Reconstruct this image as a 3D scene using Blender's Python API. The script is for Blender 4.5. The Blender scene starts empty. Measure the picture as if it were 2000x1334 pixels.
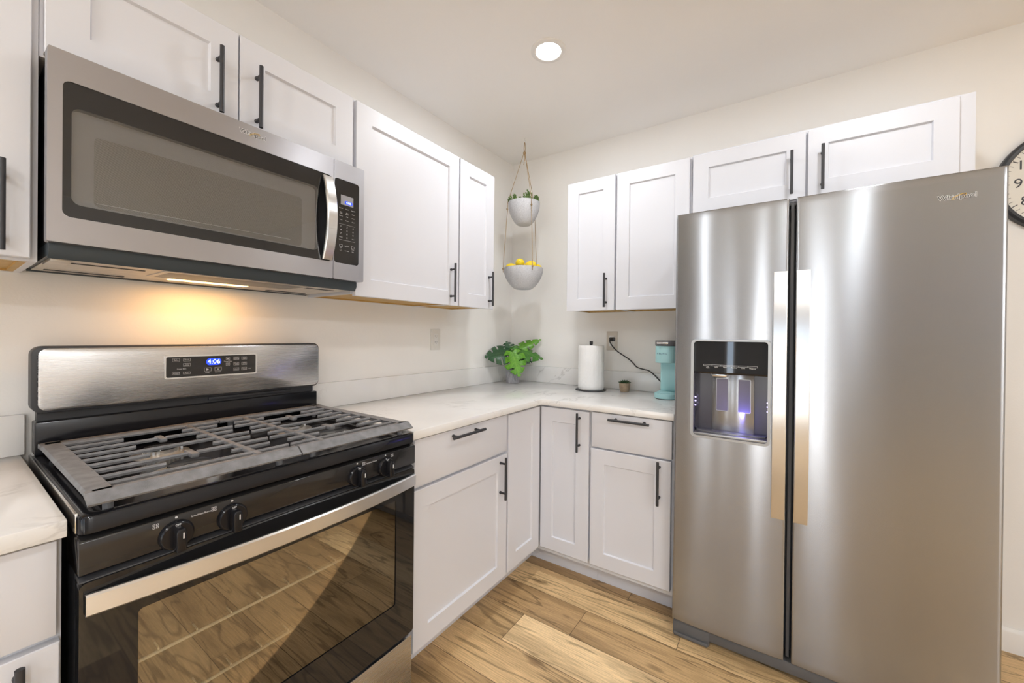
import bpy, bmesh, math, random
from mathutils import Vector, Matrix, noise
random.seed(7)
SC = bpy.context.scene
COL = SC.collection
PI = math.pi

# ------------------------------------------------------------------ camera
CAM = (1.6735, -2.3998, 1.2415)
cd = bpy.data.cameras.new('camera'); cam = bpy.data.objects.new('camera', cd); COL.objects.link(cam)
yaw, pitch, roll = 0.5882, 0.0039, 0.0104
F = Vector((-math.sin(yaw)*math.cos(pitch), math.cos(yaw)*math.cos(pitch), -math.sin(pitch)))
R0 = Vector((math.cos(yaw), math.sin(yaw), 0)); U0 = R0.cross(F)
R = R0*math.cos(roll) + U0*math.sin(roll); U = U0*math.cos(roll) - R0*math.sin(roll)
M = Matrix((R, U, -F)).transposed().to_4x4(); M.translation = Vector(CAM)
cam.matrix_world = M
cd.sensor_fit = 'HORIZONTAL'; cd.sensor_width = 36.0; cd.lens = 768.3*36/2000
cd.shift_x = -14.5/2000; cd.shift_y = -9.3/2000
cd.clip_start = 0.02; cd.clip_end = 100
SC.camera = cam

# ------------------------------------------------------------------ colour management, world, large lights
vs = SC.view_settings
vs.view_transform = 'Standard'; vs.look = 'None'; vs.gamma = 1.0; vs.exposure = 0.66
vs.use_curve_mapping = False
SC.cycles.max_bounces = 10; SC.cycles.diffuse_bounces = 6; SC.cycles.glossy_bounces = 5
SC.cycles.transparent_max_bounces = 12
SC.cycles.caustics_reflective = False; SC.cycles.caustics_refractive = False
SC.cycles.sample_clamp_indirect = 4.0
W = bpy.data.worlds.new('sky'); SC.world = W; W.use_nodes = True
bg = W.node_tree.nodes['Background']; bg.inputs[1].default_value = 6.0
_wt = W.node_tree; _tc = _wt.nodes.new('ShaderNodeTexCoord'); _sp = _wt.nodes.new('ShaderNodeSeparateXYZ'); _rp = _wt.nodes.new('ShaderNodeValToRGB')
_mr = _wt.nodes.new('ShaderNodeMapRange'); _mr.inputs['From Min'].default_value = -1; _mr.inputs['From Max'].default_value = 1
_wt.links.new(_tc.outputs['Generated'], _sp.inputs[0]); _wt.links.new(_sp.outputs[2], _mr.inputs['Value']); _wt.links.new(_mr.outputs[0], _rp.inputs['Fac']); _wt.links.new(_rp.outputs[0], bg.inputs[0])
_rp.color_ramp.elements[0].position = 0.47; _rp.color_ramp.elements[0].color = (1.75, 1.66, 1.56, 1)      # lower half brightened, added to throw light up onto the ceiling
_rp.color_ramp.elements[1].position = 0.52; _rp.color_ramp.elements[1].color = (0.62, 0.74, 0.90, 1)        # sky

RX1, RY1, H = 4.7, -5.2, 2.5          # room: x 0..RX1, y RY1..0
# unseen window openings, placed for daylight and fridge streaks: wall, lo, hi, zlo, zhi
WINS = [('front', 0.42, 0.62, 0.25, 2.10), ('front', 1.00, 1.14, 0.25, 2.10), ('front', 1.58, 1.90, 0.05, 2.12),
        ('left', -5.1, -2.95, 0.05, 2.25)]  # left opening added to light the fridge side and the ceiling
for wl, a, b, z0, z1 in WINS:
    ld = bpy.data.lights.new('daylight_portal', 'AREA'); ld.shape = 'RECTANGLE'; ld.size = b-a; ld.size_y = z1-z0
    ld.cycles.is_portal = True
    lo = bpy.data.objects.new('daylight_portal', ld); COL.objects.link(lo)
    if wl == 'front':
        lo.location = ((a+b)/2, RY1-0.02, (z0+z1)/2); lo.rotation_euler = (PI/2, 0, 0); 
        lo.rotation_euler = (-PI/2, 0, PI)
    elif wl == 'left':
        lo.location = (-0.02, (a+b)/2, (z0+z1)/2); lo.rotation_euler = (PI/2, 0, -PI/2)
    else:
        lo.location = (RX1+0.02, (a+b)/2, (z0+z1)/2); lo.rotation_euler = (PI/2, 0, PI/2)
CANS = [(0.802, -0.886), (1.98, -0.886), (4.2, -3.2), (0.802, -3.7), (2.15, -3.7), (4.3, -4.3)]  # last four unseen, added for fill light and reflections
CAN_W = [4.3, 3.0, 26, 7, 8, 20]
CAN_C = (0.90, 0.945, 1.0)

# ------------------------------------------------------------------ node helpers
def new_mat(name):
    m = bpy.data.materials.new(name); m.use_nodes = True
    nt = m.node_tree; return m, nt, nt.nodes['Principled BSDF']
def nd(nt, t, **kw):
    n = nt.nodes.new(t)
    for k, v in kw.items(): setattr(n, k, v)
    return n
def lk(nt, a, b): nt.links.new(a, b)
def coords(nt, scale=(1,1,1), kind='Object', rot=(0,0,0)):
    tc = nd(nt, 'ShaderNodeTexCoord'); mp = nd(nt, 'ShaderNodeMapping')
    mp.inputs['Scale'].default_value = scale; mp.inputs['Rotation'].default_value = rot
    lk(nt, tc.outputs[kind], mp.inputs['Vector']); return mp.outputs['Vector']
def noise_n(nt, vec, scale, detail=3, rough=0.5, dist=0.0):
    n = nd(nt, 'ShaderNodeTexNoise'); n.inputs['Scale'].default_value = scale
    n.inputs['Detail'].default_value = detail; n.inputs['Roughness'].default_value = rough
    n.inputs['Distortion'].default_value = dist
    if vec is not None: lk(nt, vec, n.inputs['Vector'])
    return n
def ramp(nt, fac, stops, interp='LINEAR'):
    r = nd(nt, 'ShaderNodeValToRGB'); cr = r.color_ramp; cr.interpolation = interp
    while len(cr.elements) < len(stops): cr.elements.new(0.5)
    for e, (p, c) in zip(cr.elements, stops):
        e.position = p; e.color = (c[0], c[1], c[2], 1) if len(c) == 3 else c
    lk(nt, fac, r.inputs['Fac']); return r.outputs['Color']
def bump(nt, bs, h, strength, dist=0.01):
    b = nd(nt, 'ShaderNodeBump'); b.inputs['Strength'].default_value = strength; b.inputs['Distance'].default_value = dist
    lk(nt, h, b.inputs['Height']); lk(nt, b.outputs['Normal'], bs.inputs['Normal'])
def simple(name, col, rough=0.5, metal=0.0, spec=0.5, var=0.0, vscale=20, bumpst=0.0, bscale=200, coat=0.0):
    m, nt, bs = new_mat(name)
    bs.inputs['Roughness'].default_value = rough; bs.inputs['Metallic'].default_value = metal
    bs.inputs['Specular IOR Level'].default_value = spec; bs.inputs['Coat Weight'].default_value = coat
    bs.inputs['Base Color'].default_value = (*col, 1)
    v = None
    if var > 0:
        v = coords(nt)
        n = noise_n(nt, v, vscale, 4)
        lo = tuple(max(0, c*(1-var)) for c in col); hi = tuple(min(1, c*(1+var)) for c in col)
        lk(nt, ramp(nt, n.outputs['Fac'], [(0.3, lo), (0.7, hi)]), bs.inputs['Base Color'])
    if bumpst > 0:
        if v is None: v = coords(nt)
        n2 = noise_n(nt, v, bscale, 2); bump(nt, bs, n2.outputs['Fac'], bumpst, 0.002)
    return m
def emis(name, col, st):
    m, nt, bs = new_mat(name)
    bs.inputs['Base Color'].default_value = (0, 0, 0, 1)
    bs.inputs['Emission Color'].default_value = (*col, 1); bs.inputs['Emission Strength'].default_value = st
    return m
def steel(name, grain, col=(0.52, 0.515, 0.515), rough=0.27, aniso=0.75, scale=(4, 4, 900), bst=0.015):
    """brushed steel; grain = world direction of the brushing"""
    m, nt, bs = new_mat(name)
    bs.inputs['Metallic'].default_value = 1.0; bs.inputs['Base Color'].default_value = (*col, 1)
    bs.inputs['Anisotropic'].default_value = aniso
    t = nd(nt, 'ShaderNodeCombineXYZ')
    for i in range(3): t.inputs[i].default_value = grain[i]
    lk(nt, t.outputs[0], bs.inputs['Tangent'])
    bs.inputs['Anisotropic Rotation'].default_value = 0.25
    v = coords(nt, scale); n = noise_n(nt, v, 1.0, 2)
    mr = nd(nt, 'ShaderNodeMapRange'); mr.inputs['To Min'].default_value = rough*0.93; mr.inputs['To Max'].default_value = rough*1.08
    lk(nt, n.outputs['Fac'], mr.inputs['Value']); lk(nt, mr.outputs['Result'], bs.inputs['Roughness'])
    bump(nt, bs, n.outputs['Fac'], bst, 0.0005)
    return m

# ------------------------------------------------------------------ materials
MT = {}
MT['wall'] = simple('wall_paint', (0.84, 0.825, 0.80), 0.75, var=0.012, vscale=3, bumpst=0.15, bscale=160)
MT['ceiling'] = simple('ceiling_paint', (0.90, 0.885, 0.865), 0.85, bumpst=0.1, bscale=200)
MT['reflect_dark'] = simple('reflection_darkening_paint', (0.24, 0.235, 0.235), 0.75, bumpst=0.15, bscale=160)  # unseen front wall darkened so window streaks stand out on the fridge
MT['trim'] = simple('trim_paint', (0.82, 0.80, 0.77), 0.45)
MT['cab'] = simple('white_cabinet_paint', (0.70, 0.71, 0.755), 0.38, spec=0.45)
MT['cabin'] = simple('cabinet_carcass_white', (0.64, 0.65, 0.68), 0.5)
MT['black'] = simple('black_metal', (0.028, 0.028, 0.032), 0.42)
MT['blackplastic'] = simple('black_plastic', (0.03, 0.03, 0.033), 0.45)
MT['enamel'] = simple('black_enamel', (0.010, 0.010, 0.012), 0.14, spec=0.32)
MT['panelblack'] = simple('glossy_black_panel', (0.015, 0.014, 0.014), 0.10)
MT['blackglass'] = simple('black_glass', (0.012, 0.012, 0.013), 0.03, spec=0.6)
MT['castiron'] = simple('cast_iron', (0.185, 0.184, 0.19), 0.5, var=0.25, vscale=40, bumpst=0.4, bscale=700)
MT['dustyiron'] = simple('dusty_cast_iron', (0.12, 0.105, 0.095), 0.65, var=0.3, vscale=30, bumpst=0.4, bscale=600)
MT['alu'] = simple('burner_aluminium', (0.62, 0.60, 0.57), 0.35, metal=1.0)
MT['white'] = simple('white_marking', (0.85, 0.85, 0.85), 0.5)
MT['greytext'] = simple('grey_marking', (0.55, 0.55, 0.56), 0.5)
MT['darktext'] = simple('dark_lettering', (0.05, 0.05, 0.055), 0.4)
MT['gold'] = simple('gold_ring', (0.75, 0.50, 0.12), 0.3, metal=0.7)
MT['greyplastic'] = simple('grey_plastic', (0.13, 0.13, 0.135), 0.45)
MT['darkgrey'] = simple('dark_blue_grey_metal', (0.035, 0.048, 0.058), 0.4)
MT['galv'] = simple('galvanised_sheet', (0.62, 0.58, 0.53), 0.4, metal=0.6, var=0.1, vscale=30)
MT['blue'] = emis('blue_digits', (0.01, 0.05, 1.0), 1.3)
MT['digit'] = emis('bright_digits', (0.35, 0.55, 1.0), 5.0)
MT['lens'] = emis('lamp_lens', (1.0, 0.97, 0.94), 30.0)
MT['warmlens'] = emis('warm_lamp_lens', (1.0, 0.66, 0.25), 3.5)
MT['chrome'] = simple('satin_chrome', (0.70, 0.70, 0.70), 0.22, metal=1.0)
MT['satin'] = simple('satin_grey_metal', (0.42, 0.42, 0.42), 0.42, metal=1.0)
MT['steel_y'] = steel('brushed_steel_range', (0, 1, 0))
MT['steel_x'] = steel('brushed_steel_fridge', (1, 0, 0), col=(0.37, 0.377, 0.392), rough=0.25, aniso=0.95)
MT['steel_mw'] = steel('brushed_steel_microwave', (0, 1, 0), col=(0.42, 0.415, 0.435), rough=0.33, aniso=0.6)
MT['steel_band'] = steel('brushed_steel_oven_handle', (0, 1, 0), col=(0.74, 0.74, 0.74), rough=0.3, aniso=0.6)
MT['steel_h'] = steel('brushed_steel_handle', (0, 0, 1), col=(0.72, 0.715, 0.71), rough=0.25, aniso=0.6, scale=(900, 900, 4))
MT['rope'] = simple('jute_cord', (0.36, 0.25, 0.14), 0.9, var=0.3, vscale=300)
MT['leafdark'] = None
MT['teal'] = simple('matte_teal_plastic', (0.40, 0.68, 0.70), 0.42)
MT['keurig'] = simple('slate_blue_lettering', (0.13, 0.23, 0.30), 0.4)
MT['lid'] = simple('grey_lid_plastic', (0.17, 0.165, 0.17), 0.3)
MT['receptacle'] = simple('outlet_plastic', (0.72, 0.71, 0.69), 0.35)
MT['plate'] = simple('outlet_cover_plate', (0.70, 0.68, 0.64), 0.35)
MT['plate_dark'] = simple('beige_outlet_cover_plate', (0.60, 0.55, 0.48), 0.35)
MT['clay'] = simple('tan_clay', (0.33, 0.25, 0.17), 0.7, var=0.2, vscale=40)
MT['soil'] = simple('potting_soil', (0.05, 0.035, 0.022), 0.95, var=0.5, vscale=200, bumpst=0.8, bscale=300)
MT['succ'] = simple('succulent_green', (0.035, 0.075, 0.03), 0.5, var=0.35, vscale=60)
MT['trail'] = simple('trailing_succulent_green', (0.10, 0.18, 0.035), 0.5, var=0.5, vscale=80)
MT['stem'] = simple('plant_stem', (0.06, 0.13, 0.03), 0.5)
MT['clockface'] = simple('cream_clock_dial', (0.74, 0.71, 0.64), 0.6, var=0.04, vscale=8)
MT['clockrim'] = simple('charcoal_clock_rim', (0.028, 0.03, 0.035), 0.4)
MT['plaster'] = simple('outside_wall', (0.6, 0.6, 0.6), 0.8)

def lemon_mat():
    m, nt, bs = new_mat('lemon_peel')
    bs.inputs['Base Color'].default_value = (0.90, 0.66, 0.02, 1); bs.inputs['Roughness'].default_value = 0.42
    v = coords(nt); n = noise_n(nt, v, 420, 2); bump(nt, bs, n.outputs['Fac'], 0.25, 0.001); return m
MT['lemon'] = lemon_mat()

def concrete(name, c0, c1, sc):
    m, nt, bs = new_mat(name); bs.inputs['Roughness'].default_value = 0.8
    v = coords(nt, (1, 1, 0.35)); n = noise_n(nt, v, sc, 5, 0.7)
    lk(nt, ramp(nt, n.outputs['Fac'], [(0.33, c0), (0.62, c1)]), bs.inputs['Base Color'])
    bump(nt, bs, n.outputs['Fac'], 0.35, 0.002); return m
MT['bowl'] = concrete('speckled_grey_bowl', (0.46, 0.47, 0.50), (0.66, 0.67, 0.70), 300)
MT['cpot'] = concrete('grey_cement_pot', (0.22, 0.22, 0.24), (0.42, 0.42, 0.45), 90)

def paper():
    m, nt, bs = new_mat('quilted_paper'); bs.inputs['Base Color'].default_value = (0.86, 0.86, 0.855, 1)
    bs.inputs['Roughness'].default_value = 0.9
    v = coords(nt, (1, 1, 0.7)); vo = nd(nt, 'ShaderNodeTexVoronoi'); vo.inputs['Scale'].default_value = 75
    lk(nt, v, vo.inputs['Vector']); bump(nt, bs, vo.outputs['Distance'], 0.35, 0.004); return m
MT['paper'] = paper()

def quartz():
    m, nt, bs = new_mat('white_quartz'); bs.inputs['Roughness'].default_value = 0.16
    v = coords(nt, (1, 1, 1))
    w = noise_n(nt, v, 2.2, 5, 0.55, 1.2)
    n2 = noise_n(nt, v, 1.1, 6, 0.6, 2.2)
    # thin veins where the warped noise crosses its middle
    def vein(src, width):
        s = nd(nt, 'ShaderNodeMath', operation='SUBTRACT'); lk(nt, src, s.inputs[0]); s.inputs[1].default_value = 0.5
        a = nd(nt, 'ShaderNodeMath', operation='ABSOLUTE'); lk(nt, s.outputs[0], a.inputs[0])
        return ramp(nt, a.outputs[0], [(0.0, (1, 1, 1)), (width, (0, 0, 0))])
    v1 = vein(n2.outputs['Fac'], 0.010)
    msk = noise_n(nt, v, 3.0, 2)
    mk = ramp(nt, msk.outputs['Fac'], [(0.48, (0, 0, 0)), (0.62, (1, 1, 1))])
    mul = nd(nt, 'ShaderNodeMath', operation='MULTIPLY'); lk(nt, v1, mul.inputs[0]); lk(nt, mk, mul.inputs[1])
    mul2 = nd(nt, 'ShaderNodeMath', operation='MULTIPLY'); lk(nt, mul.outputs[0], mul2.inputs[0]); mul2.inputs[1].default_value = 0.55
    base = ramp(nt, w.outputs['Fac'], [(0.3, (0.76, 0.755, 0.745)), (0.6, (0.82, 0.815, 0.805))])
    mx = nd(nt, 'ShaderNodeMix', data_type='RGBA'); lk(nt, mul2.outputs[0], mx.inputs[0]); lk(nt, base, mx.inputs[6])
    mx.inputs[7].default_value = (0.44, 0.43, 0.42, 1)
    lk(nt, mx.outputs[2], bs.inputs['Base Color']); return m
MT['quartz'] = quartz()

def wood_floor():
    m, nt, bs = new_mat('oak_plank_floor'); bs.inputs['Roughness'].default_value = 0.42
    uv = nd(nt, 'ShaderNodeUVMap'); uv.uv_map = 'plank'
    at = nd(nt, 'ShaderNodeAttribute'); at.attribute_name = 'tone'
    def mapped(sx, sy):
        mp = nd(nt, 'ShaderNodeMapping'); mp.inputs['Scale'].default_value = (sx, sy, 1)
        lk(nt, uv.outputs[0], mp.inputs['Vector']); return mp.outputs[0]
    # cathedral grain: rings of a warped field
    f = noise_n(nt, mapped(1.0, 8.5), 1.0, 3, 0.5, 0.8)
    mul = nd(nt, 'ShaderNodeMath', operation='MULTIPLY'); lk(nt, f.outputs['Fac'], mul.inputs[0]); mul.inputs[1].default_value = 40
    sn = nd(nt, 'ShaderNodeMath', operation='SINE'); lk(nt, mul.outputs[0], sn.inputs[0])
    ring = ramp(nt, sn.outputs[0], [(0.0, (0, 0, 0)), (0.75, (0.25, 0.25, 0.25)), (1.0, (1, 1, 1))])
    fine = noise_n(nt, mapped(9, 260), 1.0, 4, 0.7)
    brd = noise_n(nt, mapped(0.9, 9), 1.0, 3, 0.6, 0.4)
    base = ramp(nt, at.outputs['Fac'], [(0.0, (0.29, 0.175, 0.080)), (0.5, (0.60, 0.405, 0.200)), (1.0, (0.88, 0.66, 0.375))])
    def mulcol(a, fac, dark, lo, hi):
        mx = nd(nt, 'ShaderNodeMix', data_type='RGBA', blend_type='MULTIPLY')
        fr = ramp(nt, fac, [(lo, (dark, dark*0.97, dark*0.93)), (hi, (1.08, 1.08, 1.08))])
        mx.inputs[0].default_value = 1.0; lk(nt, a, mx.inputs[6]); lk(nt, fr, mx.inputs[7]); return mx.outputs[2]
    c = mulcol(base, fine.outputs['Fac'], 0.68, 0.36, 0.60)
    c = mulcol(c, brd.outputs['Fac'], 0.72, 0.36, 0.56)
    inv = nd(nt, 'ShaderNodeMath', operation='SUBTRACT'); inv.inputs[0].default_value = 1.0; lk(nt, ring, inv.inputs[1])
    c = mulcol(c, inv.outputs[0], 0.60, 0.0, 0.8)
    # knots
    vo = nd(nt, 'ShaderNodeTexVoronoi'); vo.inputs['Scale'].default_value = 1.0
    wv = noise_n(nt, mapped(3, 9), 2.0, 2); 
    ad = nd(nt, 'ShaderNodeVectorMath', operation='ADD'); lk(nt, mapped(2.4, 7.5), ad.inputs[0])
    sc = nd(nt, 'ShaderNodeVectorMath', operation='SCALE'); lk(nt, wv.outputs['Color'], sc.inputs[0]); sc.inputs['Scale'].default_value = 0.35
    lk(nt, sc.outputs[0], ad.inputs[1]); lk(nt, ad.outputs[0], vo.inputs['Vector'])
    kn = ramp(nt, vo.outputs['Distance'], [(0.0, (0.22, 0.18, 0.14)), (0.07, (0.45, 0.4, 0.36)), (0.15, (1, 1, 1))])
    mx = nd(nt, 'ShaderNodeMix', data_type='RGBA', blend_type='MULTIPLY'); mx.inputs[0].default_value = 0.8
    lk(nt, c, mx.inputs[6]); lk(nt, kn, mx.inputs[7])
    lk(nt, mx.outputs[2], bs.inputs['Base Color'])
    bump(nt, bs, fine.outputs['Fac'], 0.12, 0.001)
    return m
MT['floor'] = wood_floor()
MT['floorgap'] = simple('plank_gap', (0.05, 0.03, 0.015), 0.8)

def raw_wood():
    m, nt, bs = new_mat('golden_plywood'); bs.inputs['Roughness'].default_value = 0.5
    v = coords(nt, (20, 3, 20)); n = noise_n(nt, v, 3, 4, 0.6)
    lk(nt, ramp(nt, n.outputs['Fac'], [(0.3, (0.42, 0.25, 0.07)), (0.7, (0.62, 0.40, 0.13))]), bs.inputs['Base Color']); return m
MT['plywood'] = raw_wood()

def glass_mix(name, tint, gl, rough=0.0, gcol=(1, 1, 1)):
    """pane: part mirror, part tinted see-through"""
    m = bpy.data.materials.new(name); m.use_nodes = True; nt = m.node_tree; nt.nodes.clear()
    out = nd(nt, 'ShaderNodeOutputMaterial'); mx = nd(nt, 'ShaderNodeMixShader')
    t = nd(nt, 'ShaderNodeBsdfTransparent'); t.inputs[0].default_value = (*tint, 1)
    g = nd(nt, 'ShaderNodeBsdfGlossy'); g.inputs['Roughness'].default_value = rough; g.inputs[0].default_value = (*gcol, 1)
    lw = nd(nt, 'ShaderNodeFresnel'); lw.inputs['IOR'].default_value = 1.5
    ma = nd(nt, 'ShaderNodeMath', operation='ADD', use_clamp=True); lk(nt, lw.outputs[0], ma.inputs[0]); ma.inputs[1].default_value = gl
    lk(nt, ma.outputs[0], mx.inputs[0]); lk(nt, t.outputs[0], mx.inputs[1]); lk(nt, g.outputs[0], mx.inputs[2])
    lk(nt, mx.outputs[0], out.inputs[0]); return m
MT['ovenglass'] = glass_mix('oven_window_glass', (0.94, 0.92, 0.86), 0.11, 0.015, (1.0, 0.96, 0.90))
MT['mwglass'] = glass_mix('microwave_window_glass', (0.86, 0.86, 0.86), 0.03, 0.02)
MT['pane'] = glass_mix('window_pane_glass', (0.97, 0.98, 0.98), 0.0)

def mesh_screen():
    m, nt, bs = new_mat('perforated_screen'); bs.inputs['Roughness'].default_value = 0.45; bs.inputs['Metallic'].default_value = 0.3
    v = coords(nt, (520, 520, 520)); 
    ch = nd(nt, 'ShaderNodeTexChecker'); ch.inputs['Scale'].default_value = 1.0; lk(nt, v, ch.inputs['Vector'])
    ch.inputs['Color1'].default_value = (0.16, 0.15, 0.14, 1); ch.inputs['Color2'].default_value = (0.34, 0.33, 0.31, 1)
    lk(nt, ch.outputs[0], bs.inputs['Base Color']); return m
MT['screen'] = mesh_screen()
MT['bezel'] = simple('microwave_inner_bezel', (0.44, 0.44, 0.44), 0.4)
MT['filter'] = mesh_screen(); MT['filter'].name = 'grease_filter_mesh'

def leaf_mat(name, c0, c1, cv):
    m, nt, bs = new_mat(name); bs.inputs['Roughness'].default_value = 0.35
    uv = nd(nt, 'ShaderNodeUVMap'); uv.uv_map = 'leaf'
    sp = nd(nt, 'ShaderNodeSeparateXYZ'); lk(nt, uv.outputs[0], sp.inputs[0])
    n = noise_n(nt, coords(nt), 30, 3)
    base = ramp(nt, n.outputs['Fac'], [(0.3, c0), (0.7, c1)])
    # lateral veins: stripes in t - 0.25 s
    a = nd(nt, 'ShaderNodeMath', operation='MULTIPLY_ADD'); lk(nt, sp.outputs[1], a.inputs[0]); a.inputs[1].default_value = -0.28; lk(nt, sp.outputs[0], a.inputs[2])
    b = nd(nt, 'ShaderNodeMath', operation='MULTIPLY'); lk(nt, a.outputs[0], b.inputs[0]); b.inputs[1].default_value = 9.0
    fr = nd(nt, 'ShaderNodeMath', operation='PINGPONG'); lk(nt, b.outputs[0], fr.inputs[0]); fr.inputs[1].default_value = 0.5
    v1 = ramp(nt, fr.outputs[0], [(0.0, (1, 1, 1)), (0.10, (0, 0, 0))])
    v2 = ramp(nt, sp.outputs[1], [(0.0, (1, 1, 1)), (0.05, (0, 0, 0))])
    mx0 = nd(nt, 'ShaderNodeMath', operation='MAXIMUM'); lk(nt, v1, mx0.inputs[0]); lk(nt, v2, mx0.inputs[1])
    ml = nd(nt, 'ShaderNodeMath', operation='MULTIPLY'); lk(nt, mx0.outputs[0], ml.inputs[0]); ml.inputs[1].default_value = 0.5
    mx = nd(nt, 'ShaderNodeMix', data_type='RGBA'); lk(nt, ml.outputs[0], mx.inputs[0]); lk(nt, base, mx.inputs[6]); mx.inputs[7].default_value = (*cv, 1)
    lk(nt, mx.outputs[2], bs.inputs['Base Color']); return m
MT['leafdark'] = leaf_mat('dark_leaf', (0.012, 0.055, 0.018), (0.025, 0.095, 0.03), (0.06, 0.15, 0.06))
MT['leafbright'] = leaf_mat('bright_leaf', (0.07, 0.24, 0.012), (0.13, 0.36, 0.02), (0.28, 0.48, 0.08))
MT['leafmid'] = leaf_mat('mid_leaf', (0.03, 0.13, 0.015), (0.06, 0.21, 0.02), (0.15, 0.33, 0.06))

# ------------------------------------------------------------------ mesh builder
IDT = lambda s, n, z: (s, n, z)
FX = lambda s, n, z: (n, s, z)        # things on the stove wall: s runs along y, n out of the wall (x)
FY = lambda s, n, z: (s, -n, z)       # things on the fridge wall: s runs along x, n out of the wall (-y)

def text_mesh(s, size, extrude=0.0004, offset=0.0, align='CENTER', spacing=1.0):
    cu = bpy.data.curves.new('lettering', 'FONT'); cu.body = s; cu.size = size; cu.extrude = extrude; cu.offset = offset
    cu.align_x = align; cu.align_y = 'CENTER'; cu.space_character = spacing; cu.resolution_u = 3
    ob = bpy.data.objects.new('lettering', cu); COL.objects.link(ob)
    dg = bpy.context.evaluated_depsgraph_get(); dg.update()
    me = bpy.data.meshes.new_from_object(ob.evaluated_get(dg))
    bpy.data.objects.remove(ob); bpy.data.curves.remove(cu)
    return me

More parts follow.
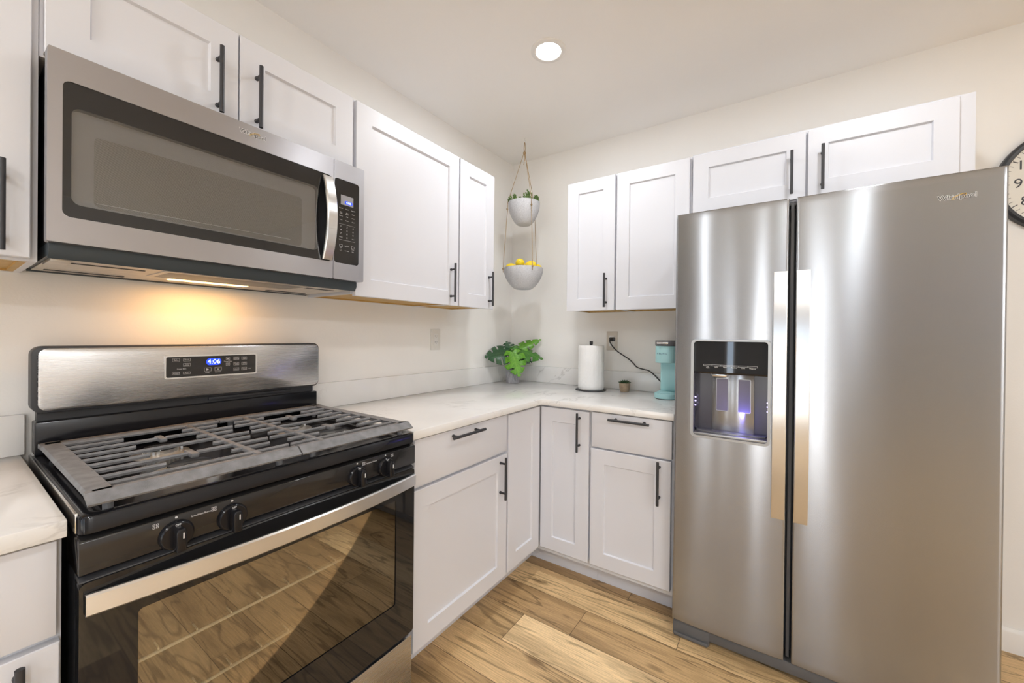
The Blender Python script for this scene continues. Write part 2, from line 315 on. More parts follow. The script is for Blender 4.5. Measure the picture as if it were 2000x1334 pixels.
class B:
    def __init__(self, T=IDT):
        self.bm = bmesh.new(); self.T = T; self.mi = 0
    def _merge(self, bm2, smooth=True):
        me = bpy.data.meshes.new('tmp'); 
        for f in bm2.faces: f.material_index = self.mi
        bm2.to_mesh(me); bm2.free()
        self.bm.from_mesh(me); bpy.data.meshes.remove(me)
    def box(self, s0, s1, n0, n1, z0, z1, bev=0.0, seg=2):
        b = bmesh.new()
        bmesh.ops.create_cube(b, size=1.0)
        for v in b.verts:
            v.co = Vector(((s0+s1)/2+v.co.x*(s1-s0), (n0+n1)/2+v.co.y*(n1-n0), (z0+z1)/2+v.co.z*(z1-z0)))
        if bev > 0: bmesh.ops.bevel(b, geom=b.edges[:], offset=bev, segments=seg, affect='EDGES', profile=0.5)
        self._merge(b); return self
    def prism(self, pts, d0, d1, plane='sz', bev=0.0, seg=2):
        """polygon in plane (sz, sn or nz) extruded along the third axis from d0 to d1"""
        b = bmesh.new()
        def P(p, d): return {'sz': (p[0], d, p[1]), 'sn': (p[0], p[1], d), 'nz': (d, p[0], p[1])}[plane]
        lo = [b.verts.new(P(p, d0)) for p in pts]; hi = [b.verts.new(P(p, d1)) for p in pts]
        b.faces.new(lo); b.faces.new(hi[::-1]); n = len(pts)
        for i in range(n): b.faces.new((lo[i], lo[(i+1) % n], hi[(i+1) % n], hi[i]))
        bmesh.ops.recalc_face_normals(b, faces=b.faces[:])
        if bev > 0: 
            ed = [e for e in b.edges if e.calc_face_angle(0) > 0.5]
            bmesh.ops.bevel(b, geom=ed, offset=bev, segments=seg, affect='EDGES', profile=0.5)
        self._merge(b); return self
    def lathe(self, prof, c, seg=32, axis='z'):
        b = bmesh.new(); rings = []
        for r, h in prof:
            ring = []
            for i in range(seg):
                a = 2*PI*i/seg; x, y = r*math.cos(a), r*math.sin(a)
                p = {'z': (c[0]+x, c[1]+y, c[2]+h), 'n': (c[0]+x, c[1]+h, c[2]+y), 's': (c[0]+h, c[1]+x, c[2]+y)}[axis]
                ring.append(b.verts.new(p))
            rings.append(ring)
        for k in range(len(rings)-1):
            for i in range(seg):
                j = (i+1) % seg; b.faces.new((rings[k][i], rings[k][j], rings[k+1][j], rings[k+1][i]))
        if prof[0][0] > 1e-6: b.faces.new(rings[0])
        if prof[-1][0] > 1e-6: b.faces.new(rings[-1][::-1])
        bmesh.ops.remove_doubles(b, verts=b.verts[:], dist=1e-6)
        self._merge(b); return self
    def ring_lathe(self, prof, c, seg=48, axis='z'):
        """closed profile swept round (torus like)"""
        b = bmesh.new(); rings = []
        for r, h in prof:
            ring = []
            for i in range(seg):
                a = 2*PI*i/seg; x, y = r*math.cos(a), r*math.sin(a)
                ring.append(b.verts.new({'z': (c[0]+x, c[1]+y, c[2]+h), 'n': (c[0]+x, c[1]+h, c[2]+y)}[axis]))
            rings.append(ring)
        m = len(rings)
        for k in range(m):
            for i in range(seg):
                j = (i+1) % seg; b.faces.new((rings[k][i], rings[k][j], rings[(k+1) % m][j], rings[(k+1) % m][i]))
        self._merge(b); return self
    def tube(self, pts, r, seg=10, caps=True):
        b = bmesh.new(); P = [Vector(p) for p in pts]; n = len(P)
        rr = r if isinstance(r, (list, tuple)) else [r]*n
        t0 = (P[1]-P[0]).normalized(); up = Vector((0, 0, 1)) if abs(t0.z) < 0.9 else Vector((1, 0, 0))
        a = t0.cross(up).normalized(); rings = []
        for i in range(n):
            t = (P[min(i+1, n-1)]-P[max(i-1, 0)]).normalized()
            a = (a - t*a.dot(t)).normalized(); c = t.cross(a)
            rings.append([b.verts.new(P[i]+(a*math.cos(2*PI*k/seg)+c*math.sin(2*PI*k/seg))*rr[i]) for k in range(seg)])
        for i in range(n-1):
            for k in range(seg):
                j = (k+1) % seg; b.faces.new((rings[i][k], rings[i][j], rings[i+1][j], rings[i+1][k]))
        if caps: b.faces.new(rings[0]); b.faces.new(rings[-1][::-1])
        self._merge(b); return self
    def sphere(self, c, r, sx=1, sy=1, sz=1, u=16, v=10):
        b = bmesh.new(); bmesh.ops.create_uvsphere(b, u_segments=u, v_segments=v, radius=r)
        for w in b.verts: w.co = Vector((c[0]+w.co.x*sx, c[1]+w.co.y*sy, c[2]+w.co.z*sz))
        self._merge(b); return self
    def text(self, s, s0, n, z0, size, offset=0.0, align='CENTER', extrude=0.0004, spacing=1.0, rot=0.0):
        me = text_mesh(s, size, extrude, offset, align, spacing)
        b = bmesh.new(); b.from_mesh(me); bpy.data.meshes.remove(me)
        cr, sr = math.cos(rot), math.sin(rot)
        for v in b.verts:
            x, y, h = v.co; x, y = x*cr-y*sr, x*sr+y*cr
            v.co = Vector((s0+x, n+h, z0+y))
        self._merge(b); return self
    def outline(self, s0, s1, n, z0, z1, w=0.0006, d=0.0004):
        self.box(s0, s1, n-d, n+d, z1-w, z1); self.box(s0, s1, n-d, n+d, z0, z0+w)
        self.box(s0, s0+w, n-d, n+d, z0+w, z1-w); self.box(s1-w, s1, n-d, n+d, z0+w, z1-w); return self
    def grid(self, fn, nu, nv, skip=None):
        b = bmesh.new(); vv = [[b.verts.new(fn(i/nu, j/nv)) for j in range(nv+1)] for i in range(nu+1)]
        for i in range(nu):
            for j in range(nv):
                if skip and skip(i, j): continue
                b.faces.new((vv[i][j], vv[i+1][j], vv[i+1][j+1], vv[i][j+1]))
        self._merge(b); return self
    def obj(self, name, mat, parent=None, sharp=35, recalc=True, smooth=True):
        T = self.T; bm = self.bm
        for v in bm.verts: v.co = Vector(T(*v.co))
        if recalc: bmesh.ops.recalc_face_normals(bm, faces=bm.faces[:])
        for f in bm.faces: f.smooth = smooth
        for e in bm.edges: e.smooth = e.calc_face_angle(0) < math.radians(sharp)
        me = bpy.data.meshes.new(name)
        root = parent
        while root is not None and root.parent is not None: root = root.parent
        off = Vector(root.location) if root is not None else None
        if root is None:
            pass
        else:
            bmesh.ops.translate(bm, verts=bm.verts[:], vec=-off)
        bm.to_mesh(me); bm.free()
        for m in (mat if isinstance(mat, (list, tuple)) else [mat]): me.materials.append(m)
        o = bpy.data.objects.new(name, me); COL.objects.link(o)
        if parent is not None: o.parent = parent
        return o

def recentre(o, loc):
    """move the origin of a single-mesh thing to loc"""
    o.data.transform(Matrix.Translation(-Vector(loc))); o.location = loc
def thing(name, label, cat, loc=(0, 0, 0), group=None):
    o = bpy.data.objects.new(name, None); COL.objects.link(o); o.location = loc; o.empty_display_size = 0.05
    o['label'] = label; o['category'] = cat
    if group: o['group'] = group
    return o
def tag(o, label, cat, group=None):
    o['label'] = label; o['category'] = cat
    if group: o['group'] = group
    return o
def structure(o): o['kind'] = 'structure'; return o
def rrect(s0, s1, z0, z1, r, n=6):
    pts = []
    for cx, cz, a0 in ((s1-r, z0+r, -PI/2), (s1-r, z1-r, 0), (s0+r, z1-r, PI/2), (s0+r, z0+r, PI)):
        for i in range(n+1):
            a = a0+PI/2*i/n; pts.append((cx+r*math.cos(a), cz+r*math.sin(a)))
    return pts

def frame_prism(b, outer, inner, d0, d1, plane='sz'):
    """ring between two closed outlines with equal point counts"""
    bm = bmesh.new()
    def P(p, d): return {'sz': (p[0], d, p[1]), 'sn': (p[0], p[1], d)}[plane]
    L = [[bm.verts.new(P(p, d)) for p in pts] for pts, d in ((outer, d0), (outer, d1), (inner, d1), (inner, d0))]
    n = len(outer)
    for k in range(4):
        A, C = L[k], L[(k+1) % 4]
        for i in range(n): bm.faces.new((A[i], A[(i+1) % n], C[(i+1) % n], C[i]))
    b._merge(bm)

# ------------------------------------------------------------------ the room
def build_room():
    # floor: one structure of planks laid along x, each plank its own grain and tone
    bm = bmesh.new(); uvl = bm.loops.layers.uv.new('plank'); tl = bm.loops.layers.float_color.new('tone')
    PW, L, g = 0.1755, 1.22, 0.0009
    rng = random.Random(3)
    fixed = {3: [(1.083, .22, .25)], 4: [(1.338, .72, .62)], 5: [(0.954, .30, .42)], 6: [(0.733, .58, .92)], 7: [(1.45, .60, .5)], 8: [(0.9, .33, .45)]}
    row = 0; y1 = -0.751 + PW*4 + 0.0
    y1 = 0.0 + (0.751 - PW*4)*-1 + 0.0      # first seam below the wall
    rows = []
    y = -0.751 + 4*PW                       # seam nearest the fridge wall
    rows.append((0.0, y))
    while y > RY1:
        rows.append((y, max(y-PW, RY1))); y -= PW
    for k, (ya, yb) in enumerate(rows):
        if ya - yb < 0.004: continue
        if k in fixed: x0 = fixed[k][0][0]
        else: x0 = rng.uniform(0.1, L)
        xs = [x0]
        while xs[0] > 0: xs.insert(0, xs[0]-L)
        while xs[-1] < RX1: xs.append(xs[-1]+L)
        for i in range(len(xs)-1):
            a, b = max(xs[i], 0), min(xs[i+1], RX1)
            if b-a < 0.003: continue
            tone = rng.uniform(0.25, 0.75)
            if k in fixed:
                if abs(xs[i+1]-x0) < 1e-6: tone = fixed[k][0][1]
                elif abs(xs[i]-x0) < 1e-6: tone = fixed[k][0][2]
            ox, oy = rng.uniform(0, 40), rng.uniform(0, 40)
            vs4 = [bm.verts.new(p) for p in ((a+g, yb+g, 0), (b-g, yb+g, 0), (b-g, ya-g, 0), (a+g, ya-g, 0))]
            f = bm.faces.new(vs4)
            for lp in f.loops:
                lp[uvl].uv = (lp.vert.co.x+ox, lp.vert.co.y+oy); lp[tl] = (tone, tone, tone, 1)
    vs4 = [bm.verts.new(p) for p in ((0, RY1, -.0012), (RX1, RY1, -.0012), (RX1, 0, -.0012), (0, 0, -.0012))]
    f = bm.faces.new(vs4); f.material_index = 1
    vs4 = [bm.verts.new(p) for p in ((-.1, RY1-.1, -.06), (RX1+.1, RY1-.1, -.06), (RX1+.1, .1, -.06), (-.1, .1, -.06))]
    f = bm.faces.new(vs4[::-1]); f.material_index = 1
    me = bpy.data.meshes.new('floor'); bm.to_mesh(me); bm.free()
    me.materials.append(MT['floor']); me.materials.append(MT['floorgap'])
    o = bpy.data.objects.new('floor', me); COL.objects.link(o); structure(o)
    structure(B().box(-.1, RX1+.1, RY1-.1, .1, H, H+.1).obj('ceiling', MT['ceiling']))
    structure(B().box(0, RX1+.1, 0, .1, -.06, H).obj('wall_back', MT['wall']))
    def pierced(name, T, s0, s1, n0, n1, holes):
        b = B(T); x = s0
        for a, c, z0, z1 in sorted(holes):
            b.box(x, a, n0, n1, -.06, H); b.box(a, c, n0, n1, -.06, z0); b.box(a, c, n0, n1, z1, H); x = c
        b.box(x, s1, n0, n1, -.06, H); structure(b.obj(name, MT['reflect_dark'] if name == 'wall_front' else MT['wall']))
    pierced('wall_front', IDT, 0, RX1, RY1-.1, RY1, [w[1:] for w in WINS if w[0] == 'front'])
    pierced('wall_left', FX, RY1-.1, .1, -.1, 0, [w[1:] for w in WINS if w[0] == 'left'])
    pierced('wall_right', FX, RY1-.1, 0, RX1, RX1+.1, [w[1:] for w in WINS if w[0] == 'right'])
    for i, (wl, a, c, z0, z1) in enumerate(WINS):
        T = IDT if wl == 'front' else FX
        n0 = {'front': RY1-.07, 'right': RX1+.03, 'left': -.07}[wl]
        t = 0.03; b = B(T)
        b.box(a, a+t, n0, n0+.04, z0, z1); b.box(c-t, c, n0, n0+.04, z0, z1)
        b.box(a+t, c-t, n0, n0+.04, z0, z0+t); b.box(a+t, c-t, n0, n0+.04, z1-t, z1)
        if wl != 'front': b.box((a+c)/2-.02, (a+c)/2+.02, n0, n0+.04, z0+t, z1-t)
        nm = ['window_1', 'window_2', 'door_1', 'added_window_3'][i]
        wf = structure(b.obj(nm, MT['trim']))
        wf['kind'] = 'structure'
        pb = B(T).box(a+t, c-t, n0+.017, n0+.022, z0+t, z1-t); pb.obj('pane', MT['pane'], wf)
    b = B(FY); b.prism([(0, 0), (0.015, 0), (0.015, 0.078), (0.012, 0.086), (0.006, 0.093), (0, 0.093)], 2.26, RX1, 'nz')
    structure(b.obj('baseboard_back', MT['trim']))
build_room()

# ------------------------------------------------------------------ ceiling lights
def build_cans():
    first = None
    labs = ['round recessed ceiling light shining above the kitchen corner', 'round recessed ceiling light above the front of the refrigerator',
            'unseen round recessed ceiling light added at the right to fill the stove wall', 'unseen round recessed ceiling light added by the narrow windows',
            'unseen round recessed ceiling light added near the glazed door', 'unseen round recessed ceiling light added in the far corner to fill the stove wall']
    for i, (x, y) in enumerate(CANS):
        if first is None:
            t = first = thing('ceiling_light', labs[0], 'light', (x, y, H), 'recessed ceiling lights')
            b = B(); b.ring_lathe([(0.052, -0.001), (0.056, -0.006), (0.070, -0.007), (0.077, -0.003), (0.077, 0.0), (0.052, 0.0)], (x, y, H), 48)
            b.obj('trim_ring', MT['trim'], t)
            B().lathe([(0.0, -0.004), (0.054, -0.004), (0.054, -0.0005), (0.0, -0.0005)], (x, y, H), 40).obj('lens', MT['lens'], t)
        else:
            t = first.copy(); COL.objects.link(t); t.location = (x, y, H); t['label'] = labs[i]
            for ch in list(first.children):
                if ch.type != 'MESH': continue
                c = ch.copy(); COL.objects.link(c); c.parent = t
        ld = bpy.data.lights.new('lamp_glow', 'AREA'); ld.shape = 'DISK'; ld.size = 0.105; ld.energy = CAN_W[i]
        ld.color = CAN_C
        lo = bpy.data.objects.new('lamp_glow', ld); COL.objects.link(lo); lo.location = (0, 0, -0.009); lo.parent = t
build_cans()

# ------------------------------------------------------------------ cabinets
def bar_handle(T, s, n, z, length, vertical, parent, name='handle'):
    """black round bar pull on two posts; n is the door face"""
    b = B(T); h = length/2; p = h-0.028; st = 0.031
    if vertical:
        b.tube([(s, n+st, z-h), (s, n+st, z+h)], 0.0058, 14)
        for q in (-p, p): b.tube([(s, n-0.001, z+q), (s, n+0.006, z+q), (s, n+0.008, z+q), (s, n+st, z+q)], [0.0062, 0.0062, 0.0045, 0.0045], 12)
    else:
        b.tube([(s-h, n+st, z), (s+h, n+st, z)], 0.0058, 14)
        for q in (-p, p): b.tube([(s+q, n-0.001, z), (s+q, n+0.006, z), (s+q, n+0.008, z), (s+q, n+st, z)], [0.0062, 0.0062, 0.0045, 0.0045], 12)
    return b.obj(name, MT['black'], parent)

def shaker(T, s0, s1, z0, z1, n0, n1, parent, name='door', rail=0.068, flat=False):
    """recessed panel door as one mesh"""
    b = B(T)
    if flat:
        b.box(s0, s1, n0, n1, z0, z1, 0.0016)
        return b.obj(name, MT['cab'], parent)
    r = rail; e = 0.0035; dp = 0.0085; bv = 0.0016
    bm = bmesh.new()
    def ring(a0, a1, c0, c1, n): return [bm.verts.new((x, n, z)) for x, z in ((a0, c0), (a1, c0), (a1, c1), (a0, c1))]
    R_ = [ring(s0, s1, z0, z1, n0), ring(s0, s1, z0, z1, n1-bv), ring(s0+bv, s1-bv, z0+bv, z1-bv, n1),
          ring(s0+r, s1-r, z0+r, z1-r, n1), ring(s0+r+.001, s1-r-.001, z0+r+.001, z1-r-.001, n1-.003),
          ring(s0+r+e, s1-r-e, z0+r+e, z1-r-e, n1-dp)]
    bm.faces.new(R_[0])
    for k in range(len(R_)-1):
        for i in range(4): bm.faces.new((R_[k][i], R_[k][(i+1) % 4], R_[k+1][(i+1) % 4], R_[k+1][i]))
    bm.faces.new(R_[-1])
    b._merge(bm)
    return b.obj(name, MT['cab'], parent, sharp=20)

def wall_cabinet(T, s0, s1, z0, z1, doors, label, open_bottom=True, end_frame=None):
    """doors: list of (s0, s1, z0, z1, handle_s or None, handle_z)"""
    loc = Vector(T((s0+s1)/2, 0.0, z0)); t = thing('wall_cabinet', label, 'cabinet', loc, 'white shaker wall cabinets')
    b = B(T); w = 0.012; D = 0.305; up = 0.018
    b.box(s0, s0+w, 0.001, D, z0, z1); b.box(s1-w, s1, 0.001, D, z0, z1)
    b.box(s0+w, s1-w, 0.001, D, z1-w, z1); b.box(s0+w, s1-w, D-0.018, D, z0, z1-w)
    b.box(s0+w, s1-w, 0.001, 0.012, z0, z1-w)
    b.obj('body', MT['cab'], t)
    B(T).box(s0+w, s1-w, 0.012, D-0.018, z0+up-0.012, z0+up).box(s0+w, s0+w+.012, 0.012, D-.018, z0+.001, z0+up-.012).box(s1-w-.012, s1-w, 0.012, D-.018, z0+.001, z0+up-.012).box(s0+w+.012, s1-w-.012, 0.012, 0.03, z0+.001, z0+up-.012).obj('bottom_panel', MT['plywood'], t)
    for (a, c, e, f, hs, hz) in doors:
        d = shaker(T, a, c, e, f, D+0.001, 0.325, t)
        if hs is not None: bar_handle(T, hs, 0.325, hz, 0.186, True, d)
    return t

UZ0, UZ1 = 1.392, 2.133
DB, DT = 1.385, 2.127
HZ = 1.4935
wall_cabinet(FX, -2.730, -2.2685, UZ0, UZ1, [(-2.725, -2.2795, DB+.012, DT, -2.320, 1.4975)], 'white wall cabinet at far left, cut by the photo edge, left of the microwave')
wall_cabinet(FX, -2.2675, -1.513, 1.846, UZ1, [(-2.262, -1.8935, 1.852, DT, -1.945, 1.954), (-1.8895, -1.519, 1.852, DT, -1.845, 1.954)], 'wide two-door white wall cabinet directly above the microwave')
wall_cabinet(FX, -1.512, -0.930, UZ0, UZ1, [(-1.504, -0.934, DB, DT, -0.988, HZ)], 'large single-door white wall cabinet right of the microwave')
wall_cabinet(FX, -0.929, -0.642, UZ0, UZ1, [(-0.924, -0.645, DB, DT, -0.690, HZ)], 'narrow white wall cabinet at the end of the stove wall, left of the hanging planter')
wall_cabinet(FY, 0.616, 0.911, UZ0, UZ1, [(0.620, 0.908, DB, DT, 0.862, HZ)], 'narrow white wall cabinet right of the hanging planter, with handle, above the paper towels')
wall_cabinet(FY, 0.912, 1.296, UZ0, UZ1, [(0.919, 1.288, DB, DT, None, 0)], 'white wall cabinet above the coffee maker with no handle showing')
wall_cabinet(FY, 1.2975, 2.248, 1.838, UZ1+.006, [(1.303, 1.750, 1.842, DT, 1.701, 1.952), (1.758, 2.204, 1.842, DT, 1.807, 1.952)], 'wide two-door white wall cabinet above the refrigerator')

def base_cabinet(T, s0, s1, fronts, label, poly=None):
    """fronts: (kind, s0, s1, z0, z1, handle_s, handle_z, vertical, T)"""
    loc = Vector(T((s0+s1)/2, 0.3, 0.0)); t = thing('base_cabinet', label, 'cabinet', loc, 'white shaker base cabinets')
    b = B(T)
    if poly is None:
        b.box(s0, s1, 0.004, 0.61, 0.117, 0.8835); b.obj('body', MT['cabin'], t)
        B(T).box(s0, s1, 0.004, 0.512, 0.0005, 0.1165).obj('toe_kick', MT['cab'], t)
    else:
        b = B(); b.prism(poly[0], 0.117, 0.8835, 'sn'); b.obj('body', MT['cabin'], t)
        B().prism(poly[1], 0.0005, 0.1165, 'sn').obj('toe_kick', MT['cab'], t)
    for kind, a, c, e, f, hs, hz, vert, TT in fronts:
        d = shaker(TT, a, c, e, f, 0.6105, 0.63, t, kind, flat=(kind == 'drawer'))
        if hs is not None: bar_handle(TT, hs, 0.63, hz, 0.188, vert, d)
    return t
base_cabinet(FX, -2.72, -2.2685, [('drawer', -2.715, -2.276, 0.712, 0.876, -2.4955, 0.853, False, FX), ('door', -2.715, -2.272, 0.14, 0.699, -2.318, 0.602, True, FX)], 'white base cabinet with drawer left of the gas range')
base_cabinet(FX, -1.494, -0.9215, [('drawer', -1.4755, -0.930, 0.711, 0.876, -1.2205, 0.853, False, FX), ('door', -1.4755, -0.926, 0.138, 0.699, -0.979, 0.602, True, FX)], 'white base cabinet with drawer and door right beside the gas range')
base_cabinet(FX, -0.92, -0.0, [('door', -0.915, -0.6345, 0.142, 0.872, None, 0, True, FX), ('door', 0.6345, 0.902, 0.142, 0.872, 0.853, 0.7715, True, FY)], 'white corner base cabinet with two tall doors meeting at a right angle',
    ([(0.004, -0.004), (0.004, -0.92), (0.61, -0.92), (0.61, -0.61), (0.907, -0.61), (0.907, -0.004)], [(0.004, -0.004), (0.004, -0.92), (0.512, -0.92), (0.512, -0.512), (0.907, -0.512), (0.907, -0.004)]))
base_cabinet(FY, 0.908, 1.2965, [('drawer', 0.917, 1.286, 0.711, 0.876, 1.1025, 0.8545, False, FY), ('door', 0.913, 1.283, 0.142, 0.702, 1.235, 0.606, True, FY)], 'white base cabinet with drawer and door left of the refrigerator')

# ------------------------------------------------------------------ countertops
def build_counters():
    t = thing('countertop', 'white veined quartz L-shaped countertop running from the range to the fridge', 'countertop', (0.3, -0.3, 0.884))
    b = B(); b.prism([(0.002, -0.002), (0.002, -1.4965), (0.648, -1.4965), (0.648, -0.648), (1.2975, -0.648), (1.2975, -0.002)], 0.884, 0.914, 'sn', 0.002)
    b.obj('slab', MT['quartz'], t)
    B().box(0.001, 0.02, -1.4965, -0.001, 0.9142, 1.0235, 0.001).obj('backsplash', MT['quartz'], t)
    B().box(0.0205, 1.2975, -0.02, -0.001, 0.9142, 1.0235, 0.001).obj('backsplash', MT['quartz'], t)
    t = thing('countertop', 'short white quartz countertop left of the range', 'countertop', (0.3, -2.5, 0.884))
    B().box(0.002, 0.648, -2.73, -2.2665, 0.884, 0.914, 0.002).obj('slab', MT['quartz'], t)
    B().box(0.001, 0.02, -2.73, -2.2605, 0.9142, 1.0195, 0.001).obj('backsplash', MT['quartz'], t)
build_counters()

# ------------------------------------------------------------------ gas range
def whirl(T, s, n, z, size, parent, dark, offset=0.0012):
    b = B(T); b.text('Whirlpool', s, n+.0004, z, size, offset=offset, extrude=0.0003)
    lg = b.obj('logo', MT['white'], parent)
    B(T).text('Whirlpool', s, n+.0009, z, size, extrude=0.0004).obj('lettering', dark, lg)
    b = B(T); pts = []
    ca, sa = math.cos(0.42), math.sin(0.42)
    for i in range(41):
        a = -0.35*PI + 1.62*PI*i/40; x, y = size*0.85*math.cos(a), size*0.22*math.sin(a)
        pts.append((s+size*0.22+x*ca-y*sa, n+.0016, z+x*sa+y*ca))
    rr = [size*0.05*(0.35+0.65*math.sin(PI*i/40)) for i in range(41)]
    b.tube(pts, rr, 8); b.obj('gold_ring', MT['gold'], lg)
    return lg

def build_range():
    yL, yR = -2.2565, -1.5085; yc = (yL+yR)/2
    t = thing('gas_range', 'black and stainless freestanding gas range with four knobs and oven', 'stove', (0.35, yc, 0.0))
    b = B(FX); b.box(yL+.004, yR-.004, 0.032, 0.62, 0.03, 0.893, 0.003)
    for s in (yL+.05, yR-.05):
        for n in (0.08, 0.55): b.tube([(s, n, 0.0005), (s, n, 0.035)], 0.018, 12)
    b.obj('body', MT['blackplastic'], t)
    # cooktop: enamel pan with a raised rounded rim
    b = B(FX); zt = 0.918
    bm = bmesh.new()
    def ring(m0, m1, mz): 
        pts = rrect(yL+m0, yR-m0, 0.055+m1, 0.672-m0, 0.018, 5)
        return [bm.verts.new((p[0], p[1], mz)) for p in pts]
    RR = [ring(0, 0, 0.8865), ring(0, 0, zt-.006), ring(0.002, 0.002, zt-.002), ring(0.006, 0.006, zt), ring(0.016, 0.012, zt), ring(0.024, 0.018, zt-.003), ring(0.034, 0.026, zt-.010)]
    bm.faces.new(RR[0])
    for k in range(len(RR)-1):
        n = len(RR[k])
        for i in range(n): bm.faces.new((RR[k][i], RR[k][(i+1) % n], RR[k+1][(i+1) % n], RR[k+1][i]))
    bm.faces.new(RR[-1]); b._merge(bm)
    b.obj('cooktop', MT['enamel'], t)
    B(FX).box(yL-.0012, yL+.003, 0.06, 0.645, 0.884, 0.9195, 0.001).obj('side_trim', MT['chrome'], t)
    # backguard
    b = B(FX); b.box(yL+.006, yR-.006, 0.032, 0.085, 0.918, 1.004, 0.004).obj('lower_back_panel', MT['enamel'], t)
    b = B(FX); b.box(yL+.012, yR-.012, 0.032, 0.060, 1.003, 1.034); b.box(yL+.38, yR-.10, 0.060, 0.066, 1.010, 1.020, .001); b.obj('vent_recess', MT['blackplastic'], t)
    b = B(FX); b.prism(rrect(yL, yR, 1.026, 1.200, 0.022, 6), 0.032, 0.086, 'sz', 0.003); bg_ = b.obj('backguard', MT['blackplastic'], t)
    B(FX).prism(rrect(yL+.010, yR-.004, 1.032, 1.195, 0.019, 6), 0.0855, 0.0925, 'sz', 0.003).obj('steel_panel', MT['steel_y'], bg_)
    dsp = None
    b = B(FX); frame_prism(b, rrect(-1.9995, -1.7425, 1.0935, 1.1665, 0.007), rrect(-1.995, -1.747, 1.098, 1.162, 0.005), 0.0920, 0.0955); b.obj('display_bezel', MT['chrome'], bg_)
    B(FX).prism(rrect(-1.996, -1.746, 1.097, 1.163, 0.005), 0.0920, 0.0945, 'sz').obj('display_panel', MT['panelblack'], bg_)
    n = 0.0948
    def key(sc, zc, w, h, lines, fs=0.0062, mark=None, under=None):
        b = B(FX); b.outline(sc-w/2, sc+w/2, n, zc-h/2, zc+h/2, 0.0005)
        for i, ln in enumerate(lines): b.text(ln, sc, n, zc+(len(lines)-1)*fs*0.45-i*fs*0.9, fs, extrude=0.0002)
        if mark: b.prism(mark, n-.0002, n+.0003)
        if under: b.text(under, sc, n, zc-.010, .0045, extrude=.0002)
        b.obj('key', MT['greytext'], bg_)
    key(-1.971, 1.152, 0.018, 0.009, ['Bake']); key(-1.944, 1.152, 0.018, 0.009, ['Broil'])
    key(-1.944, 1.136, 0.018, 0.010, ['Keep', 'Warm'], .0048); key(-1.971, 1.110, 0.018, 0.007, ['Frozen'], .005); key(-1.944, 1.110, 0.018, 0.007, ['Pizza'], .005)
    B(FX).text('Frozen Bake', -1.957, n, 1.1235, .0046, extrude=.0002).obj('lettering', MT['greytext'], bg_)
    key(-1.889, 1.1175, 0.019, 0.012, [], mark=[(-1.8925, 1.1135), (-1.8855, 1.1175), (-1.8925, 1.1215)], under='START')
    key(-1.860, 1.1175, 0.019, 0.012, ['x'], .011, under='CANCEL')
    key(-1.832, 1.151, 0.011, 0.009, [], mark=[(-1.8350, 1.1490), (-1.8290, 1.1490), (-1.832, 1.1535)])
    key(-1.832, 1.132, 0.011, 0.009, [], mark=[(-1.8350, 1.1340), (-1.8290, 1.1340), (-1.832, 1.1295)])
    B(FX).text('Temp/Time', -1.832, n, 1.1415, .0052, extrude=.0002).obj('lettering', MT['greytext'], bg_)
    for sc, zc, l in ((-1.807, 1.151, ['Timer', 'Set/Off']), (-1.783, 1.151, ['Oven', 'Light']), (-1.807, 1.132, ['Cook', 'Time']), (-1.783, 1.132, ['Delay', 'Start']), (-1.807, 1.1135, ['Clock']), (-1.783, 1.1135, ['Control', 'Lock'])):
        key(sc, zc, 0.016, 0.010, l, .0046)
    B(FX).text('Hold', -1.766, n, 1.1135, .0046, extrude=.0002).obj('lettering', MT['greytext'], bg_)
    b = B(FX); b.prism(rrect(-1.8925, -1.8515, 1.1315, 1.1535, 0.009), 0.0944, 0.0949, 'sz'); ck = b.obj('clock_glow', MT['blue'], bg_)
    B(FX).text('4:06', -1.872, 0.0952, 1.1425, 0.021, extrude=0.0003).obj('clock_digits', MT['digitw'], bg_)
    # control panel and knobs
    b = B(FX); b.prism([(0.56, 0.812), (0.655, 0.812), (0.6695, 0.816), (0.6695, 0.874), (0.655, 0.881), (0.56, 0.881)], yL, yR, 'nz', 0.0025)
    b.obj('control_panel', MT['panelblack'], t)
    n = 0.6698
    for s, dsq in ((-2.125, -0.031), (-2.029, -0.033), (-1.722, 0.022), (-1.626, 0.025)):
        B(FX).lathe([(0, 0), (.0022, 0), (.0022, .0004), (0, .0004)], (s, n, 0.8700), 10, 'n').obj('off_dot', MT['greytext'], t)
        b = B(FX)
        for a in (0, 1):
            for c in (0, 1): b.outline(s+dsq-.0045+a*.005, s+dsq-.001+a*.005, n, .860+c*.005, .8635+c*.005, .0006)
        b.obj('burner_symbol', MT['greytext'], t)
    for s in (-2.0835, -1.674): B(FX).text('SpeedHeat Burner', s, n, 0.8625, 0.0048, extrude=.0002).obj('lettering', MT['greytext'], t)
    for s in (-2.125, -2.029, -1.722, -1.626):
        b = B(FX); z = 0.836
        b.lathe([(0.0285, 0.0), (0.0285, 0.004), (0.0265, 0.010), (0.0245, 0.0115), (0.0, 0.0118)], (s, 0.6695, z), 36, 'n')
        # grip: tall bar with rounded top and waist
        b.prism([(s-.008, z-.026), (s+.008, z-.026), (s+.0085, z+.012), (s+.006, z+.020), (s-.006, z+.020), (s-.0085, z+.012)], 0.680, 0.704, 'sz', 0.003, 3)
        k = b.obj('knob', MT['enamel'], t)
        B(FX).box(s+.0015, s+.0033, 0.7038, 0.7043, z+.001, z+.012).obj('pointer_mark', MT['white'], k); b = B(FX); b.text('OFF', s, 0.6815, z+.0218, .0052, extrude=.0003); b.obj('off_lettering', MT['white'], k)
    # oven door
    b = B(FX)
    frame_prism(b, rrect(yL+.001, yR-.001, 0.262, 0.800, 0.010, 6), rrect(-2.180, -1.582, 0.385, 0.716, 0.008, 6), 0.640, 0.668)
